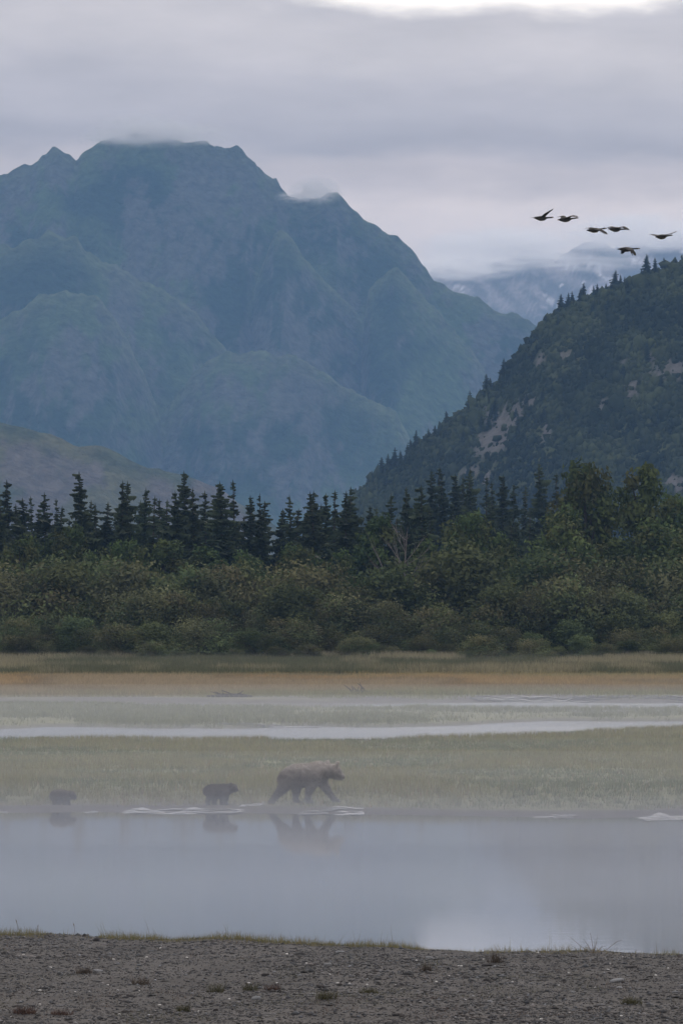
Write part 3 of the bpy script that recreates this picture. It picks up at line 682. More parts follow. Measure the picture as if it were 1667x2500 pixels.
# the bare dead tree
def dead_tree():
    root = bpy.data.objects.new('dead_tree', None); COL.objects.link(root)
    p = at(990, 1300, 622); g = float(gz(p.x, 622)); H = p.z - g; root.location = (p.x, 622, g)
    tv, tq = tube([(0, 0, -.3), (.1, 0, H * .35), (-.1, 0, H * .7), (.15, 0, H)], [.12, .10, .06, .02], 7)
    link('trunk', make_mesh('trunk', tv, Q=tq, mat=pale_bark), root)
    r = random.Random(5)
    for k in range(22):
        z = H * (.25 + .70 * r.random()); a = r.uniform(0, 6.28); L_ = ((H * .34) * (1.2 - z / H) + .3) * r.uniform(.5, 1.2)
        e = np.array((math.cos(a) * L_, math.sin(a) * L_ * .6, L_ * r.uniform(.35, 1.5))); b0 = np.array((0, 0, z))
        parts = [tube([b0, b0 + e * .5 + (0, 0, -.05 * L_), b0 + e], [.04, .028, .010], 5)]
        for j in range(3):
            f = r.uniform(.35, .9); tw = e * r.uniform(.25, .4) + np.array((r.uniform(-.4, .4), r.uniform(-.3, .3), r.uniform(0, .5)))
            parts.append(tube([b0 + e * f, b0 + e * f + tw], [.022, .007], 4))
        v, q = merge(parts); link('branch', make_mesh('branch', v, Q=q, mat=pale_bark), root)
    tag(root, 'bare pale grey dead tree standing above the willow thicket', 'dead tree')
dead_tree()

# ------------------------------------------------------------------ spruces and brush of the wooded hill
RIDGETREES = [(1622, 26), (1612, 20), (1592, 30), (1581, 36), (1570, 18), (1560, 16), (1532, 20), (1520, 14), (1494, 30), (1488, 18), (1476, 24), (1465, 20), (1452, 26), (1442, 16), (1432, 34), (1420, 20), (1403, 24), (1389, 22), (1374, 24), (1366, 16), (1333, 22), (1310, 12),
              (1228, 26), (1196, 30), (1190, 22), (1168, 36), (1150, 24), (1136, 16), (1096, 26), (1086, 16), (1070, 14), (1050, 14), (1022, 26), (1010, 22), (996, 30), (976, 28), (958, 30), (940, 24), (925, 28), (905, 24), (892, 20)]
RP = np.array(RIDGE, float)
order = sorted(RIDGETREES)
for i, (px, hp) in enumerate(order):
    px += rnd.uniform(-9, 9); x = (px - CX) / F * D_H; z = float(h_hill(np.array([[x]]), np.array([[D_H]]))[0, 0]); h = (hp * 1.3 * rnd.choice((.6, .8, 1.0, 1.15, 1.35)) + 5) / F * D_H * .85
    o = plant('ridge_spruce', SPRUCE[(1, 4, 9, 3, 7)[i % 5]], x, D_H, h, i * 1.1, 1.25, z=z - 0.6)
    tag(o, f'tiny spruce on the skyline of the wooded hill, {from_side(i, len(order))} up the ridge', 'spruce', 'spruces on the hill ridge')
slope = []
while len(slope) < 80:
    px = rnd.uniform(880, 1690); y = D_H - rnd.uniform(4, 230); x = (px - CX) / F * y
    z = float(h_hill(np.array([[x]]), np.array([[y]]))[0, 0]); py = HY - F * (z - CAMH) / y
    if z > 20 and py < 1190 and (px < 1330 or rnd.random() < 0.45): slope.append((px, py, x, y, z))
slope.sort()
for i, (px, py, x, y, z) in enumerate(slope):
    o = plant('slope_spruce', SPRUCE[(1, 4, 9, 3, 7)[i % 5]], x, y, rnd.uniform(3.0, 6.2), i * 1.3, 1.35, z=z - 0.5)
    tag(o, f'tiny dark spruce on the face of the wooded hill, {from_side(i, len(slope))}', 'spruce', 'scattered spruces on the hill face')

def scatter_brush():
    n = 27000; r = np.random.default_rng(91)
    y = D_H - r.uniform(-5, 255, n); x = (r.uniform(840, 1800, n) - CX) / F * y
    z = np.empty(n)
    z[:] = h_hill(x[None, :], y[None, :])[0]
    dzdx = h_hill(x[None, :] + 1.0, y[None, :])[0]
    keep = (z > 5)
    col0 = c_hill(x[None, :], y[None, :], z[None, :], None, None)[0]
    keep &= (col0[:, 0] < 0.095) | (r.random(n) < .15)
    x, y, z = x[keep], y[keep], z[keep]; n = len(x)
    V0, T0 = ICO1; nv = len(V0)
    s = np.exp(r.normal(-.35, .45, n)).clip(.25, 2.2); jit = 1 + 0.45 * r.normal(size=(n, nv, 1))
    V = V0[None] * jit * (s[:, None] * np.stack([np.ones(n), np.ones(n), r.uniform(.6, 1.9, n)], -1))[:, None, :] + np.stack([x, y, z + 0.1 * s], -1)[:, None, :]
    T = (T0[None] + (np.arange(n) * nv)[:, None, None]).reshape(-1, 3)
    base = np.array((.034, .046, .026)) + (np.array((.088, .112, .050)) - np.array((.034, .046, .026))) * (fbm(x / 16, z / 14, 95, 5)[:, None] * 3.0 - 1.0).clip(0, 1)
    col = np.repeat(base * r.uniform(0.7, 1.3, n)[:, None], len(T0), axis=0)
    tag(link('brush', make_mesh('brush', V.reshape(-1, 3), T=T, mat=m_shrub, fcol=col)), 'dense low brush covering the wooded hill', kind='stuff')
scatter_brush()
# ------------------------------------------------------------------ animals: limbs and trunk grown into one continuous skin
def chain_points(ch):
    """Interpolate a chain of (x, y, z, r[, side]) joints into closely spaced spheres."""
    out = []
    for a, b in zip(ch[:-1], ch[1:]):
        a = tuple(a) + (1.0,) * (5 - len(a)); b = tuple(b) + (1.0,) * (5 - len(b))
        L_ = math.dist(a[:3], b[:3]); n = max(1, int(L_ / (0.22 * min(a[3], b[3]) + 1e-6)))
        for k in range(n): out.append(tuple(a[j] + (b[j] - a[j]) * k / n for j in range(5)))
    b = tuple(ch[-1]) + (1.0,) * (5 - len(ch[-1])); out.append(b)
    return out

def skin_mesh(name, chains, voxel, mat, smooth_iter=4, extra=None, vcol_fun=None):
    V0, T0 = ICO2; Vs, Ts, o = [], [], 0
    for ch in chains:
        for (x, y, z, r, side) in chain_points(ch):
            Vs.append(V0 * np.array((r, r * side, r)) + (x, y, z)); Ts.append(T0 + o); o += len(V0)
    if extra:
        for v, t in extra: Vs.append(v); Ts.append(t + o); o += len(v)
    tmp = link('skin_source', make_mesh('skin_source', np.concatenate(Vs), T=np.concatenate(Ts)))
    m = tmp.modifiers.new('remesh', 'REMESH'); m.mode = 'VOXEL'; m.voxel_size = voxel; m.use_smooth_shade = True
    s = tmp.modifiers.new('smooth', 'SMOOTH'); s.iterations = smooth_iter; s.factor = 0.5
    me = bpy.data.meshes.new_from_object(tmp.evaluated_get(bpy.context.evaluated_depsgraph_get()))
    bpy.data.objects.remove(tmp)
    me.name = name; me.materials.clear(); me.materials.append(mat)
    me.polygons.foreach_set('use_smooth', np.ones(len(me.polygons), dtype=bool))
    if vcol_fun:
        co = np.empty(len(me.vertices) * 3, dtype=np.float32); me.vertices.foreach_get('co', co); co = co.reshape(-1, 3)
        a = me.color_attributes.new('tint', 'FLOAT_COLOR', 'POINT'); c = np.ones((len(co), 4), dtype=np.float32); c[:, :3] = vcol_fun(co); a.data.foreach_set('color', c.ravel())
    return me

def fur_mesh(body, n, length, mat, col_fun, seed, flow=(-0.6, 0, -0.5)):
    """Short tapering tufts rooted all over the skin, combed backwards."""
    r = np.random.default_rng(seed)
    me = body; me.calc_loop_triangles()
    co = np.empty(len(me.vertices) * 3, dtype=np.float32); me.vertices.foreach_get('co', co); co = co.reshape(-1, 3)
    no = np.array([v.normal[:] for v in me.vertices]); tri = np.array([t.vertices[:] for t in me.loop_triangles])
    A = np.linalg.norm(np.cross(co[tri[:, 1]] - co[tri[:, 0]], co[tri[:, 2]] - co[tri[:, 0]]), axis=1); w = A / A.sum()
    f = r.choice(len(tri), n, p=w); u = r.random((n, 2)); sw = u.sum(1) > 1; u[sw] = 1 - u[sw]
    P = co[tri[f, 0]] + u[:, :1] * (co[tri[f, 1]] - co[tri[f, 0]]) + u[:, 1:] * (co[tri[f, 2]] - co[tri[f, 0]])
    Nn = no[tri[f, 0]]
    d = Nn * 0.65 + np.array(flow) * 0.6 + r.normal(size=(n, 3)) * 0.18; d /= np.linalg.norm(d, axis=1)[:, None]
    s = np.cross(d, Nn + r.normal(size=(n, 3)) * 0.3); s /= np.linalg.norm(s, axis=1)[:, None] + 1e-9
    L_ = length * r.uniform(0.6, 1.3, n)[:, None]
    V = np.stack([P - s * L_ * 0.13 - Nn * 0.01, P + s * L_ * 0.13 - Nn * 0.01, P + d * L_], 1).reshape(-1, 3)
    return make_mesh('fur', V, T=np.arange(n * 3).reshape(-1, 3), mat=mat, fcol=col_fun(P) * r.uniform(0.75, 1.25, n)[:, None])

m_fur = surface_mat('bear_fur', (1, 1, 1), rough=0.7, spec=0.3, tint=True)
m_hair = surface_mat('bear_hair', (1, 1, 1), rough=0.6, spec=0.4, tint=True, translucent=0.4)
m_black = surface_mat('dark_nose', (0.012, 0.011, 0.011), rough=0.35, spec=0.5)
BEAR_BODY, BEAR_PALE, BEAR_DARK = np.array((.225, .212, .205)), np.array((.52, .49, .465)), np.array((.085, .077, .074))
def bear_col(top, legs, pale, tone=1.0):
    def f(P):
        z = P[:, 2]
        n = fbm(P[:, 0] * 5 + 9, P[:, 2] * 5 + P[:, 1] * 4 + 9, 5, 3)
        t = sstep(0.62 * top, 1.0 * top, z + 0.25 * (n - 0.5))[:, None] * pale; l = (1 - sstep(0.25 * top, 0.55 * top, z))[:, None] * legs  # paler towards the back: the sun's rim is put into the coat colour
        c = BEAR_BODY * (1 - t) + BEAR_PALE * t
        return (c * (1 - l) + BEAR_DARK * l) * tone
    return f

def zp(zx, zy, y, r, side=1.0, gx=780.0, gy=912.0, k=448.0): return ((zx - gx) / k, y, (gy - zy) / k, r, side)
def build_bear(name, label, chains, eyes, nose, px, py, d, scale, voxel, fur_len, n_fur, col, seed, heading=0.0):
    p = at(px, py, d)
    root = bpy.data.objects.new(name, None); COL.objects.link(root)
    root.location = (p.x, d, float(gz(p.x, d)) - 0.01); root.scale = (scale,) * 3; root.rotation_euler = (0, 0, heading)
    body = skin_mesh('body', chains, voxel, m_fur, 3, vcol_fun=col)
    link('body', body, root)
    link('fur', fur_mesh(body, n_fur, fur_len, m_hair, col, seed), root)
    V, T = ICO1
    for e in eyes: link('eye', make_mesh('eye', V * e[3], T=T, mat=m_black, smooth=True), root, loc=e[:3])
    link('nose', make_mesh('nose', ICO2[0] * np.array((.8, 1.1, .75)) * nose[3], T=ICO2[1], mat=m_black, smooth=True), root, loc=nose[:3])
    tag(root, label, 'bear', 'brown bear family on the river shore')
    return root

mother = [
    [zp(395, 580, 0, .14, 1.0), zp(440, 555, 0, .235, .98), zp(505, 532, 0, .305, .98), zp(580, 520, 0, .350, .98), zp(670, 522, 0, .365, .98), zp(770, 515, 0, .362, .95), zp(850, 490, 0, .350, .86), zp(905, 468, 0, .318, .80), zp(965, 466, 0, .250, .85), zp(1030, 462, -.02, .215, .92)],
    [zp(1030, 462, -.02, .215, .95), zp(1085, 452, -.05, .195, 1.0), zp(1130, 466, -.07, .150), zp(1168, 500, -.09, .098), zp(1198, 524, -.10, .078), zp(1226, 538, -.11, .060)],
    [zp(1100, 512, -.05, .12), zp(1160, 552, -.08, .066), zp(1200, 566, -.10, .044)],
    [zp(1016, 385, .12, .062, .7), zp(1012, 338, .13, .060, .7)], [zp(1136, 385, -.20, .058, .7), zp(1154, 341, -.22, .057, .7)],
    [zp(905, 520, .16, .22), zp(950, 630, .17, .150), zp(1010, 735, .17, .098), zp(1075, 820, .17, .078), zp(1125, 872, .16, .075), zp(1162, 886, .16, .055)],
    [zp(830, 550, -.17, .24), zp(785, 665, -.19, .145), zp(750, 770, -.19, .092), zp(738, 850, -.19, .078), zp(750, 882, -.19, .075), zp(790, 890, -.19, .055)],
    [zp(550, 550, .16, .27), zp(585, 670, .18, .165), zp(578, 775, .18, .095), zp(572, 850, .18, .078), zp(584, 884, .18, .072), zp(624, 890, .18, .05)],
    [zp(455, 570, -.15, .26), zp(415, 670, -.18, .175), zp(332, 770, -.18, .11), zp(264, 845, -.18, .083), zp(232, 884, -.18, .077), zp(272, 893, -.18, .05)],
    [zp(352, 560, 0, .07), zp(338, 595, 0, .045)],
]
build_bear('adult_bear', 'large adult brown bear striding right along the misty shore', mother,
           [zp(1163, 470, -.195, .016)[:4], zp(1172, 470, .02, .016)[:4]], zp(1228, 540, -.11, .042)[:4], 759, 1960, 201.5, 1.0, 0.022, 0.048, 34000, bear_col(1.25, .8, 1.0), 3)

cubw = [
    [(-.36, 0, .42, .15, .95), (-.26, 0, .42, .205, .95), (-.08, 0, .41, .215, .95), (.10, 0, .43, .205, .9), (.20, 0, .46, .165, .9), (.29, 0, .50, .135, .95)],
    [(.29, 0, .50, .13), (.37, -.01, .505, .125), (.43, -.02, .47, .075), (.48, -.02, .445, .045)],
    [(.31, .09, .60, .04), (.31, .10, .625, .034)], [(.33, -.10, .60, .04), (.33, -.11, .625, .034)],
    [(.15, -.09, .38, .13), (.17, -.11, .24, .085), (.15, -.11, .10, .06), (.16, -.11, .05, .055), (.20, -.11, .035, .04)],
    [(.10, .09, .38, .13), (.06, .11, .24, .085), (.04, .11, .10, .06), (.04, .11, .05, .055), (.09, .11, .035, .04)],
    [(-.26, -.09, .38, .15), (-.30, -.11, .24, .10), (-.36, -.11, .12, .065), (-.37, -.11, .05, .055), (-.32, -.11, .035, .04)],
    [(-.20, .09, .38, .15), (-.16, .11, .24, .10), (-.17, .11, .12, .065), (-.18, .11, .05, .055), (-.13, .11, .035, .04)],
]
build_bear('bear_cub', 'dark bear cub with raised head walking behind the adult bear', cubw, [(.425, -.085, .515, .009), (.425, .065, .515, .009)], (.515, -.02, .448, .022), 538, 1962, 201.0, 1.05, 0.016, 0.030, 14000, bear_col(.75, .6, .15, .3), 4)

cubl = [
    [(-.30, 0, .27, .12, .95), (-.22, 0, .29, .185, .95), (-.05, 0, .30, .20, .95), (.10, 0, .29, .17, .9), (.17, 0, .28, .13, .9)],
    [(.17, 0, .30, .125), (.28, -.02, .31, .125), (.35, -.03, .26, .075), (.385, -.03, .225, .045)],
    [(.23, .09, .41, .038), (.23, .10, .435, .032)], [(.25, -.12, .41, .038), (.25, -.13, .435, .032)],
    [(.12, -.09, .24, .11), (.16, -.10, .14, .07), (.18, -.10, .05, .05), (.22, -.10, .035, .038)],
    [(.08, .09, .24, .11), (.05, .10, .14, .07), (.04, .10, .05, .05), (.08, .10, .035, .038)],
    [(-.20, -.09, .25, .13), (-.24, -.10, .14, .085), (-.28, -.10, .05, .05), (-.23, -.10, .035, .038)],
    [(-.17, .09, .25, .13), (-.12, .10, .14, .085), (-.14, .10, .05, .05), (-.09, .10, .035, .038)],
]
build_bear('bear_cub', 'small hunched bear cub with lowered head trailing last at left', cubl, [(.345, -.10, .325, .009), (.345, .05, .325, .009)], (.415, -.03, .228, .02), 154, 1962, 201.0, .98, 0.015, 0.032, 12000, bear_col(.6, .5, .35, .55), 5)

# geese
m_goose = surface_mat('goose_feathers', (1, 1, 1), rough=0.7, spec=0.2, tint=True)
def goose_col(P):
    c = np.tile(np.array((.030, .028, .025)), (len(P), 1))
    c[P[:, 0] > 0.22] = (.012, .012, .012)
    belly = (P[:, 2] < -0.03) & (P[:, 0] < 0.22) & (np.abs(P[:, 1]) < 0.14); c[belly] = (.055, .05, .046)
    c[(P[:, 0] < -0.34) & (np.abs(P[:, 1]) < 0.1)] = (.02, .019, .018)
    face = (P[:, 0] > 0.58) & (P[:, 0] < 0.63) & (P[:, 2] < 0.055); c[face] = (.3, .29, .27)
    return c
def wing(side, inner_up, outer_up, sweep):
    """An arm and a hand of a wing as two thin tapering slabs, bent at the wrist."""
    root_f, root_b = np.array((.14, .05 * side, .05)), np.array((-.17, .05 * side, .03))
    il, ol = .36, .42
    w = np.array((.05, il * math.cos(inner_up) * side, il * math.sin(inner_up)))
    f1 = root_f + w; b1 = root_b + w * np.array((.6, 1, .9)) + np.array((.03, 0, 0))
    t = np.array((-sweep, ol * math.cos(outer_up) * side, ol * math.sin(outer_up)))
    tip = f1 + t; tipb = b1 + t * np.array((.7, .92, .92)) + np.array((.06, 0, 0))
    rows = [(root_f, root_b), (f1, b1), ((f1 + tip) / 2 + np.array((.03, 0, .01)), (b1 + tipb) / 2), (tip, tipb)]
    V = []; th = np.array((0, 0, .017))
    for i, (a, b) in enumerate(rows):
        k = 1 - .25 * i; m = (a + b) / 2 + np.array((.05, 0, .015))
        V += [a + th * k * .6, m + th * k, b + th * k * .3, b - th * k * .3, m - th * k, a - th * k * .6]
    T = []
    n = len(rows)
    for i in range(n - 1):
        for k in range(6):
            a, b, c, d = i * 6 + k, i * 6 + (k + 1) % 6, (i + 1) * 6 + (k + 1) % 6, (i + 1) * 6 + k
            T += [(a, b, c), (a, c, d)] if side < 0 else [(a, c, b), (a, d, c)]
    for base, fl in ((0, 1), ((n - 1) * 6, -1)):
        for k in range(1, 5):
            tri = (base, base + k, base + k + 1); T.append(tri if fl * side > 0 else tri[::-1])
    return np.array(V), np.array(T)
def goose(px, py, d, yaw, pitch, far, near, label, size=1.0, neck=0.0):
    """far/near: (inner, outer) wing angles in degrees and tip sweep."""
    R = math.radians
    ch = [[(-.46, 0, .0, .022, 1.6), (-.36, 0, .0, .045, 1.3), (-.24, 0, -.005, .085), (-.08, 0, -.02, .118), (.08, 0, -.015, .112), (.19, 0, .0, .075), (.28, 0, .012 + neck * .3, .044), (.44, 0, .02 + neck * .8, .034), (.58, 0, .03 + neck, .038), (.63, 0, .03 + neck, .034), (.69, 0, .022 + neck, .014)]]
    me = skin_mesh('goose', ch, 0.012, m_goose, 2, extra=[wing(1, R(far[0]), R(far[1]), far[2]), wing(-1, R(near[0]), R(near[1]), near[2])], vcol_fun=goose_col)
    p = at(px, py, d)
    o = link('flying_goose', me, loc=p); o.rotation_euler = (0, R(-pitch), R(yaw)); o.scale = (size * .92,) * 3
    tag(o, label, 'goose', 'geese flying over the valley')
goose(1323, 531, 262, 38, 2, (4, -2, .10), (34, 22, .05), 'dark goose with one wing raised, leftmost of the flying geese', .95)
goose(1382, 534, 263, 32, 5, (20, -6, .12), (16, -12, .0), 'dark goose just behind the leftmost one, wings bowed', .95)
goose(1452, 560, 262, 36, 4, (12, -4, .10), (-14, -32, .0), 'dark goose with drooping near wing, touching the next bird', .95, .02)
goose(1504, 558, 260, 40, 1, (14, -12, .06), (8, -28, .02), 'dark goose with arched wings, right one of the touching pair', .95, -.02)
goose(1617, 576, 262, 44, 5, (2, 10, .06), (8, 14, -.02), 'dark goose with flat upturned wings, rightmost of the flock', .95)
goose(1530, 607, 262, 22, 1, (-8, -30, .05), (-18, -44, .0), 'dark goose with wings lowered, the lowest of the flock', .92)
# ------------------------------------------------------------------ grass
m_grass = surface_mat('grass_blades', (1, 1, 1), rough=0.75, spec=0.15, tint=True, translucent=0.2)
def blades(x, y, h, w, col, lean=0.35, seed=1, z=None):
    r = np.random.default_rng(seed); n = len(x)
    z = (gz(x, y) if z is None else z) - 0.01
    a = r.uniform(0, 6.283, n); l = np.abs(r.normal(0, lean, n)) * h; t = r.uniform(0, 6.283, n)
    bx, by = np.cos(a) * w * 0.5, np.sin(a) * w * 0.5
    V = np.stack([np.stack([x - bx, y - by, z], -1), np.stack([x + bx, y + by, z], -1), np.stack([x + np.cos(t) * l, y + np.sin(t) * l, z + h], -1)], 1).reshape(-1, 3)
    return V, col
def grass(name, label, V, col):
    n = len(V) // 3
    tag(link(name, make_mesh(name, V, T=np.arange(n * 3).reshape(-1, 3), mat=m_grass, fcol=col)), label, kind='stuff')
def tufted(r, n, y0, y1, margin, per, spread):
    m = n // per
    cy = np.sqrt(r.uniform(y0 ** 2, y1 ** 2, m)); cx = r.uniform(-1, 1, m) * (cy * 0.0525 + margin)
    return np.repeat(cx, per) + r.normal(0, spread, m * per), np.repeat(cy, per) + r.normal(0, spread * 1.3, m * per), np.repeat(r.random(m), per)

def meadow():
    r = np.random.default_rng(301)
    x, y, k = tufted(r, 300000, 194, 310, 7, 8, 0.12)
    s, m2 = shore_bear(x), meadow_far(x)
    dens = sstep(1.0, 6, y - s + 5 * (fbm(x / 3, y / 5, 61, 3) - 0.5))
    keep = (r.random(len(x)) < dens) & (y < m2 + 0.3)
    x, y, k = x[keep], y[keep], k[keep]
    n3 = fbm(x / 7, y / 14, 63, 4); patch = sstep(0.42, 0.6, n3)
    h = (0.10 + 0.16 * r.random(len(x)) + 0.10 * patch) * (0.65 + 0.45 * np.exp(-((y - shore_bear(x) - 13) / 6) ** 2)) * (1 + 0.35 * sstep(-14, 0, y - meadow_far(x)))
    c = np.array((.118, .145, .055))[None] * (1 - patch[:, None]) + np.array((.205, .200, .080))[None] * patch[:, None]
    red = (r.random(len(x)) < 0.05)[:, None]; c = np.where(red, np.array((.28, .18, .10)), c) * (0.7 + 0.6 * k[:, None]) * r.uniform(0.85, 1.15, (len(x), 1))
    grass('meadow_grass', 'green sedge meadow behind the bears', *blades(x, y, h, 0.024, c, 0.4, 302))
def islands():
    r = np.random.default_rng(311)
    x, y, k = tufted(r, 110000, 308, 390, 10, 8, 0.2)
    keep = (y > island_near(x)) & (y < island_far(x) + 2); x, y, k = x[keep], y[keep], k[keep]
    keep = r.random(len(x)) < sstep(0.36, 0.5, fbm(x / 9, y / 16, 66, 4)) * 0.9 + 0.1; x, y, k = x[keep], y[keep], k[keep]
    c = np.array((.20, .21, .11))[None] * (0.7 + 0.6 * k[:, None])
    grass('island_grass', 'low green grass on the flat island between the channels', *blades(x, y, 0.12 + 0.16 * r.random(len(x)), 0.05, c, 0.3, 312))
def strips():
    r = np.random.default_rng(321)
    x, y, k = tufted(r, 170000, 400, 494, 12, 8, 0.25)
    f = flats(x); keep = r.random(len(x)) < sstep(2, 14, y - f + 8 * (fbm(x / 6, y / 9, 61, 3) - .5)); x, y, k = x[keep], y[keep], k[keep]
    t = (sstep(6, 30, y - flats(x) + 50 * (fbm(x / 12, y / 20, 68, 4) - 0.5)) * (1 - .6 * sstep(470, 500, y + 50 * (fbm(x / 9, y / 16, 67, 4) - .5))))[:, None]
    warm = fbm(x / 14, y / 30, 69, 4)[:, None]
    ye = np.array((.37, .265, .125)) * (1 - sstep(.42, .58, warm)) + np.array((.31, .25, .15)) * sstep(.45, .6, warm)
    ye = ye * (1 - .45 * sstep(4, 22, x)[:, None]) + np.array((.28, .25, .16)) * .45 * sstep(4, 22, x)[:, None]
    c = (np.array((.25, .25, .13)) * (1 - t) + ye * t) * (0.75 + 0.5 * k[:, None])
    grass('golden_grass', 'golden dry sedge strip in front of the thicket', *blades(x, y, 0.22 + 0.25 * r.random(len(x)), 0.05, c, 0.3, 322))
    x, y, k = tufted(r, 200000, 488, 594, 14, 10, 0.35)
    pale = sstep(.50, .66, fbm(x / 7, y / 22, 70, 5))[:, None]
    c = (np.array((.115, .122, .072)) * (1 - pale) + np.array((.26, .24, .155)) * pale) * (0.7 + 0.6 * k[:, None])
    grass('rough_grass', 'grey green rough grass along the foot of the thicket', *blades(x, y, 0.3 + 0.5 * r.random(len(x)) + .25 * pale[:, 0], 0.07, c, 0.35, 323))
meadow(); islands(); strips()

def bank_fringe():
    r = np.random.default_rng(331); n = 26000
    x = r.uniform(-9, 9, n); m = fbm(x / 0.9 + 3, x * 0 + 5, 77, 4)
    dens = sstep(0.36, 0.56, m) * (1 - 0.75 * sstep(1.9, 2.4, x)) + 0.16
    y = edge_near(x) + 0.25 + r.normal(0, 0.42, n)
    keep = r.random(n) < dens; x, y = x[keep], y[keep]; n = len(x)
    h = 0.03 + 0.10 * r.random(n) ** 2 * (0.5 + 1.0 * sstep(.42, .62, fbm(x / 0.9 + 3, x * 0 + 5, 77, 4)))
    tall = r.random(n) < 0.03; h[tall] *= r.uniform(1.4, 3.0, tall.sum())
    dry = r.random(n)[:, None]; c = np.array((.12, .13, .05)) * (1 - dry) + np.array((.25, .205, .10)) * dry
    grass('bank_grass', 'short dry grass fringe along the edge of the gravel bank', *blades(x, y, h, 0.008, c * r.uniform(.7, 1.2, (n, 1)), 0.4, 332))
bank_fringe()
def sparse_growth():
    r = np.random.default_rng(341); n = 60000
    y = r.uniform(85, 111, n); x = r.uniform(-1, 1, n) * (y * .0525 + 1.2)
    m = fbm(x / 0.7, y / 1.6, 342, 4) + 0.10 * sstep(100, 86, y); keep = (r.random(n) < sstep(.56, .72, m)) & (y < edge_near(x)); x, y = x[keep], y[keep]; n = len(x)
    k = fbm(x / 1.5, y / 3, 343, 3)[:, None]
    c = np.where(k > .52, np.array((.10, .098, .05)), np.array((.115, .08, .058))) * r.uniform(.6, 1.3, (n, 1))
    grass('sparse_growth', 'sparse low weeds and dry stems scattered over the gravel', *blades(x, y, .02 + .05 * r.random(n) ** 2, .007, c, .8, 344))
sparse_growth()

# ------------------------------------------------------------------ the gravel bank: gravel, stones, pebbles, tufts
m_stone = surface_mat('river_stone', (1, 1, 1), rough=0.85, spec=0.25, tint=True, noise=25, noise_amt=0.25)
m_white = surface_mat('white_stone', (0.62, 0.62, 0.60), rough=0.7, spec=0.3, noise=30, noise_amt=0.15)
m_grey = surface_mat('pale_grey_stone', (0.24, 0.25, 0.26), rough=0.85, spec=0.2, noise=9, noise_amt=0.3, bump=(14, .5, .02))
m_dark = surface_mat('dark_stone', (0.035, 0.033, 0.034), rough=0.9, spec=0.2, noise=9, noise_amt=0.4, bump=(14, .5, .02))
OCT_V = np.array([(1, 0, 0), (-1, 0, 0), (0, 1, 0), (0, -1, 0), (0, 0, 1), (0, 0, -1)], float)
OCT_T = np.array([(0, 2, 4), (2, 1, 4), (1, 3, 4), (3, 0, 4), (2, 0, 5), (1, 2, 5), (3, 1, 5), (0, 3, 5)])
def gravel():
    r = np.random.default_rng(401); n = 100000
    y = r.uniform(84, 113, n); x = r.uniform(-1, 1, n) * (y * .0525 + 1.6)
    keep = y < edge_near(x) + 0.4; x, y = x[keep], y[keep]; n = len(x)
    s = (0.0088 * np.exp(r.normal(0, .5, n))).clip(.004, .05) * (.7 + .8 * fbm(x / 2.5, y / 6, 402, 4))
    z = gz(x, y)
    V = OCT_V[None] * (1 + 0.35 * r.normal(size=(n, 6, 1))) * s[:, None, None] * np.stack([r.uniform(.9, 1.9, n), r.uniform(.8, 1.5, n), r.uniform(.3, .75, n)], -1)[:, None, :]
    a = r.uniform(0, 6.28, n); ca, sa = np.cos(a)[:, None], np.sin(a)[:, None]
    V = np.stack([V[..., 0] * ca - V[..., 1] * sa, V[..., 0] * sa + V[..., 1] * ca, V[..., 2]], -1) + np.stack([x, y, z + s * .22], -1)[:, None, :]
    T = (OCT_T[None] + (np.arange(n) * 6)[:, None, None]).reshape(-1, 3)
    g = np.exp(r.normal(-2.66, 0.5, n))[:, None]; warm = r.uniform(-.08, .08, n)[:, None]
    c = np.clip(g * np.concatenate([1 + warm, np.ones_like(warm), 1.03 - warm], 1), .02, .5)
    tag(link('gravel', make_mesh('gravel', V.reshape(-1, 3), T=T, mat=m_stone, fcol=np.repeat(c, 8, axis=0))), 'dark wet gravel covering the near bank', kind='stuff')
gravel()

def ground_hit(px, py):
    """Where the sight line through a pixel of the photograph meets the gravel bank."""
    d = 80.0
    for _ in range(40):
        x = (px - CX) / F * d; z = float(gz(x, d)); d2 = (CAMH - z) * F / (py - HY); d += 0.5 * (d2 - d)
    x = (px - CX) / F * d
    return x, d, float(gz(x, d))
def stone_mesh(name, seed, mat, flat=.55):
    r = np.random.default_rng(seed); V, T = ICO2; V = V.copy()
    V *= (1 + .35 * (fbm(V[:, 0] * 1.4 + seed, V[:, 2] * 1.4 + V[:, 1] * 1.1 + 7, seed, 3) - .5) * 2)[:, None]
    V *= np.array((1, .8, flat)); V = np.sign(V) * np.abs(V) ** .9
    return make_mesh(name, V, T=T, mat=mat, smooth=False)
def stone(name, px, py, wpx, hpx, mat, seed, label, cat='stone', group=None):
    x, d, z = ground_hit(px, py); w = wpx / F * d / 2; h = hpx / F * d / 2
    o = link(name, stone_mesh(name, seed, mat, .8), loc=(x, d, z + h * .35)); o.scale = (w, w * .9, h * 1.25); o.rotation_euler = (0, 0, seed * .7)
    o.rotation_euler = (0.1 * math.sin(seed), 0.1 * math.cos(seed * 2), 0.3 * math.sin(seed * 3))
    tag(o, label, cat, group)
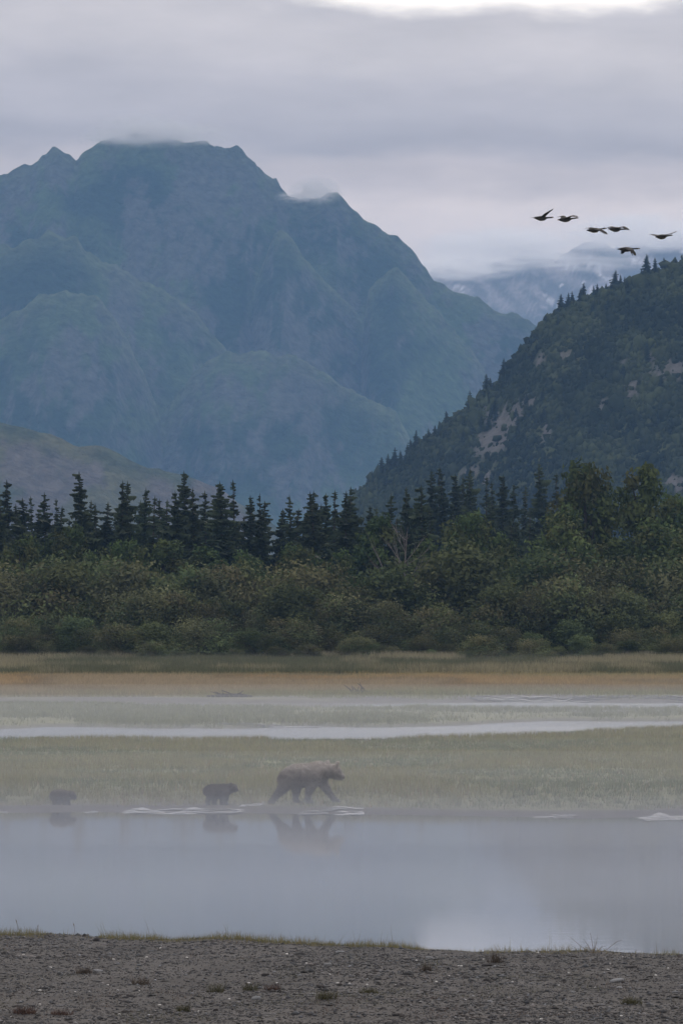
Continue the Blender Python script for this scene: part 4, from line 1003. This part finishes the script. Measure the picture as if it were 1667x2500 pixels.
BIG = [(1504, 2398, 40, 14, m_grey, 'long flat pale stone on the right of the gravel bank'), (236, 2298, 18, 12, m_dark, 'dark stone at the bank edge beside the small upright one'), (206, 2288, 12, 12, m_dark, 'small dark stone poking up at the water edge'),
       (626, 2440, 24, 12, m_grey, 'pale stone at the lower centre left of the gravel'), (318, 2434, 22, 8, m_dark, 'flat dark stone on the lower left gravel'), (648, 2384, 22, 12, m_dark, 'dark lump beside two rusty tufts on the gravel'), (800, 2357, 18, 9, m_grey, 'grey oval stone right of the gravel centre'),
       (1190, 2358, 30, 6, m_dark, 'thin dark flat stone below the bank edge'), (1048, 2340, 20, 7, m_grey, 'small pale stone near the centre right bank edge'), (210, 2376, 26, 12, m_dark, 'dark lump of turf and stone on the left gravel'), (1538, 2363, 36, 8, m_dark, 'low dark stone behind the long pale stone'),
       (1510, 2414, 18, 8, m_grey, 'small stone in front of the long pale stone'), (138, 2313, 12, 6, m_grey, 'small pale stone on the upper left gravel'), (527, 2468, 14, 8, m_dark, 'small dark stone at the bottom of the gravel'), (1300, 2323, 12, 8, m_dark, 'small dark stone at the right bank edge'),
       (970, 2480, 26, 8, m_dark, 'dark flat stone at the very bottom centre'), (1200, 2486, 22, 8, m_dark, 'dark flat stone at the bottom right of centre'), (240, 2372, 26, 8, m_grey, 'flat grey slab beside the dark lump on the left'), (830, 2326, 26, 7, m_grey, 'flat grey stone just below the grass fringe'), (1670, 2408, 26, 9, m_grey, 'grey stone at the right edge of the gravel')]
for i, (px, py, w, h, m, lab) in enumerate(BIG): stone('stone', px, py, w, h, m, 11 + i, lab, group='stones on the gravel bank')
WHITE = [(184, 2423), (390, 2454), (278, 2343), (358, 2338), (392, 2316), (456, 2339), (748, 2353), (485, 2470), (607, 2401), (676, 2401), (292, 2477), (98, 2453), (264, 2406), (288, 2419), (124, 2363), (58, 2332), (805, 2380), (825, 2401), (98, 2419),
         (824, 2401), (853, 2402), (896, 2405), (968, 2406), (1096, 2384), (1126, 2360), (1119, 2359), (1364, 2407), (1320, 2489), (1388, 2376), (1520, 2338), (1630, 2365), (1484, 2368), (1180, 2343), (894, 2436), (1016, 2346), (1312, 2327), (1136, 2442), (1452, 2412), (1600, 2382), (1250, 2398), (340, 2420), (560, 2440), (28, 2484), (700, 2330), (1065, 2398), (1516, 2481)]
WHITE = sorted(set(WHITE))
for i, (px, py) in enumerate(WHITE):
    stone('pebble', px, py, 5 + 4 * ((i * 7) % 5) / 5, 3.6, m_white, 40 + i, f'tiny white pebble on the dark gravel, {from_side(i, len(WHITE))} of the white pebbles', 'pebble', 'white pebbles on the gravel bank')

m_rust = surface_mat('rusty_tuft', (1, 1, 1), rough=0.8, spec=0.1, tint=True, translucent=0.2)
def tuft(px, py, wpx, hpx, c, label, seed, n=150, spread=0.5):
    x, d, z = ground_hit(px, py); w = min(wpx, 58) / F * d; h = hpx / F * d; r = np.random.default_rng(seed)
    bx, by = r.normal(0, w * .24, n).clip(-.42 * w, .42 * w), r.normal(0, w * .22, n).clip(-.4 * w, .4 * w); hh = h * r.uniform(.35, 1.0, n)
    V, col = blades(bx, by, hh, 0.009, np.array(c)[None] * r.uniform(.5, 1.4, (n, 1)), spread, seed, z=np.zeros(n))
    zz = gz(x + np.repeat(bx, 3), d + np.repeat(by, 3)) - z; V[:, 2] += zz
    o = link('grass_tuft', make_mesh('grass_tuft', V, T=np.arange(n * 3).reshape(-1, 3), mat=m_rust, fcol=col), loc=(x, d, z))
    tag(o, label, 'grass tuft', 'tufts on the gravel bank')
OL, RU, BR = (.085, .082, .045), (.095, .062, .05), (.085, .068, .052)
TUFTS = [(60, 2475, 90, 26, RU, 'wide rusty tuft at the lower left corner'),
         (150, 2478, 70, 20, RU, 'low rusty tuft beside the lower left corner tuft'),
         (450, 2470, 36, 26, OL, 'green tuft at the bottom, left of centre'),
         (345, 2405, 50, 26, BR, 'brown tuft on the left middle gravel'),
         (527, 2423, 40, 32, OL, 'upright olive tuft at the middle of the gravel'),
         (610, 2418, 40, 24, OL, 'olive tuft between the upright tuft and dark lump'),
         (665, 2418, 44, 22, RU, 'rusty tuft just right of the dark lump'),
         (795, 2440, 60, 34, OL, 'tall olive tuft right of the gravel centre'),
         (205, 2378, 40, 26, BR, 'brown tuft around the dark turf lump'),
         (1040, 2370, 30, 24, BR, 'brown tuft on the right upper gravel'),
         (1210, 2350, 44, 34, BR, 'straw coloured tuft below the right bank edge'),
         (900, 2425, 50, 20, OL, 'low green tuft right of the gravel centre'),
         (1540, 2450, 90, 22, OL, 'broad faint green tuft at the lower right'),
         (1660, 2330, 60, 26, BR, 'dark grass tuft at the right end of the bank edge')]
for i, (px, py, w, h, c, lab) in enumerate(TUFTS): tuft(px, py, w, h, c, lab, 500 + i, n=int(60 + w * 2), spread=.8)

def weed():
    x, d, z = ground_hit(1448, 2328); root = bpy.data.objects.new('bare_weed', None); COL.objects.link(root); root.location = (x, d, z)
    m = surface_mat('weed_stem', (0.17, 0.14, 0.10), rough=.9, spec=.1)
    k = d / F
    for pts in ([(0, 0), (-30, 18), (-58, 42)], [(0, 0), (-14, 22), (-24, 36)], [(0, 0), (-3, 26), (-8, 52)], [(0, 0), (6, 22), (10, 46)], [(0, 0), (3, 18), (4, 36)], [(0, 0), (32, 10), (58, 30), (70, 34)], [(0, 0), (20, 16), (30, 20)], [(0, 0), (-8, 12), (-20, 18)]):
        v, q = tube([(a * k, .05 * math.sin(a), b * k - .01) for a, b in pts], [.0055] + [.004] * (len(pts) - 2) + [.002], 5)
        link('stem', make_mesh('stem', v, Q=q, mat=m), root)
    tag(root, 'bare spreading weed with thin stems on the right bank edge', 'weed')
weed()
for i, px in enumerate((45, 92, 184, 348, 530, 615, 650, 875, 938, 1040, 1590, 1640)):
    py = 2284 + (px > 800) * 12 + (px > 1500) * 30
    x, d, z = ground_hit(px, py); root = bpy.data.objects.new('grass_stalk', None); COL.objects.link(root); root.location = (x, d, z); k = d / F; r = random.Random(600 + i); H = r.uniform(20, 36) * k
    m = bpy.data.materials.get('weed_stem'); lean = r.uniform(-.4, .4) * H
    v, q = tube([(0, 0, -.01), (lean * .4, 0, H * .6), (lean, 0, H)], [.004, .003, .002], 5); link('stem', make_mesh('stem', v, Q=q, mat=m), root)
    v, q = tube([(lean * .7, 0, H * .8), (lean, 0, H), (lean * 1.5, 0, H * 1.12)], [.004, .009, .002], 5); link('seed_head', make_mesh('seed_head', v, Q=q, mat=m), root)
    tag(root, f'thin dry grass stalk rising from the bank edge, {from_side(i, 12)} of the stalks', 'grass stalk', 'tall stalks on the bank edge')

# ------------------------------------------------------------------ driftwood on the far flats
def driftwood(px, py, wpx, hpx, label, seed):
    z0 = 0.12; d = (CAMH - z0) * F / (py - HY); x = (px - CX) / F * d; k = d / F; r = random.Random(seed)
    root = bpy.data.objects.new('driftwood', None); COL.objects.link(root); root.location = (x, d, max(0.0, float(gz(x, d))))
    W, H = wpx * k, hpx * k
    m = surface_mat('driftwood', (.10, .09, .085), rough=.95, spec=.1, noise=5, noise_amt=.4)
    v, q = tube([(-W * .5, 0, H * .12), (-W * .1, .1, H * .22), (W * .25, 0, H * .2), (W * .5, .1, H * .1)], [.05, .12, .13, .06], 7); link('log', make_mesh('log', v, Q=q, mat=m), root)
    for j in range(7):
        a = r.uniform(-.35, .35) * W; e = (a + r.uniform(-.3, .3) * W, r.uniform(-.4, .4), H * r.uniform(.5, 1.05))
        v, q = tube([(a, 0, H * .15), ((a + e[0]) / 2 + .1, e[1] / 2, e[2] * .6), e], [.06, .04, .015], 5); link('root', make_mesh('root', v, Q=q, mat=m), root)
    tag(root, label, 'driftwood', 'driftwood stranded on the flats')
driftwood(880, 1706, 70, 34, 'tangled driftwood snag with upturned roots on the far flats', 1)
driftwood(970, 1706, 70, 10, 'low driftwood log lying right of the tangled snag', 2)
driftwood(560, 1712, 110, 18, 'long low driftwood heap on the far mudflat', 3)
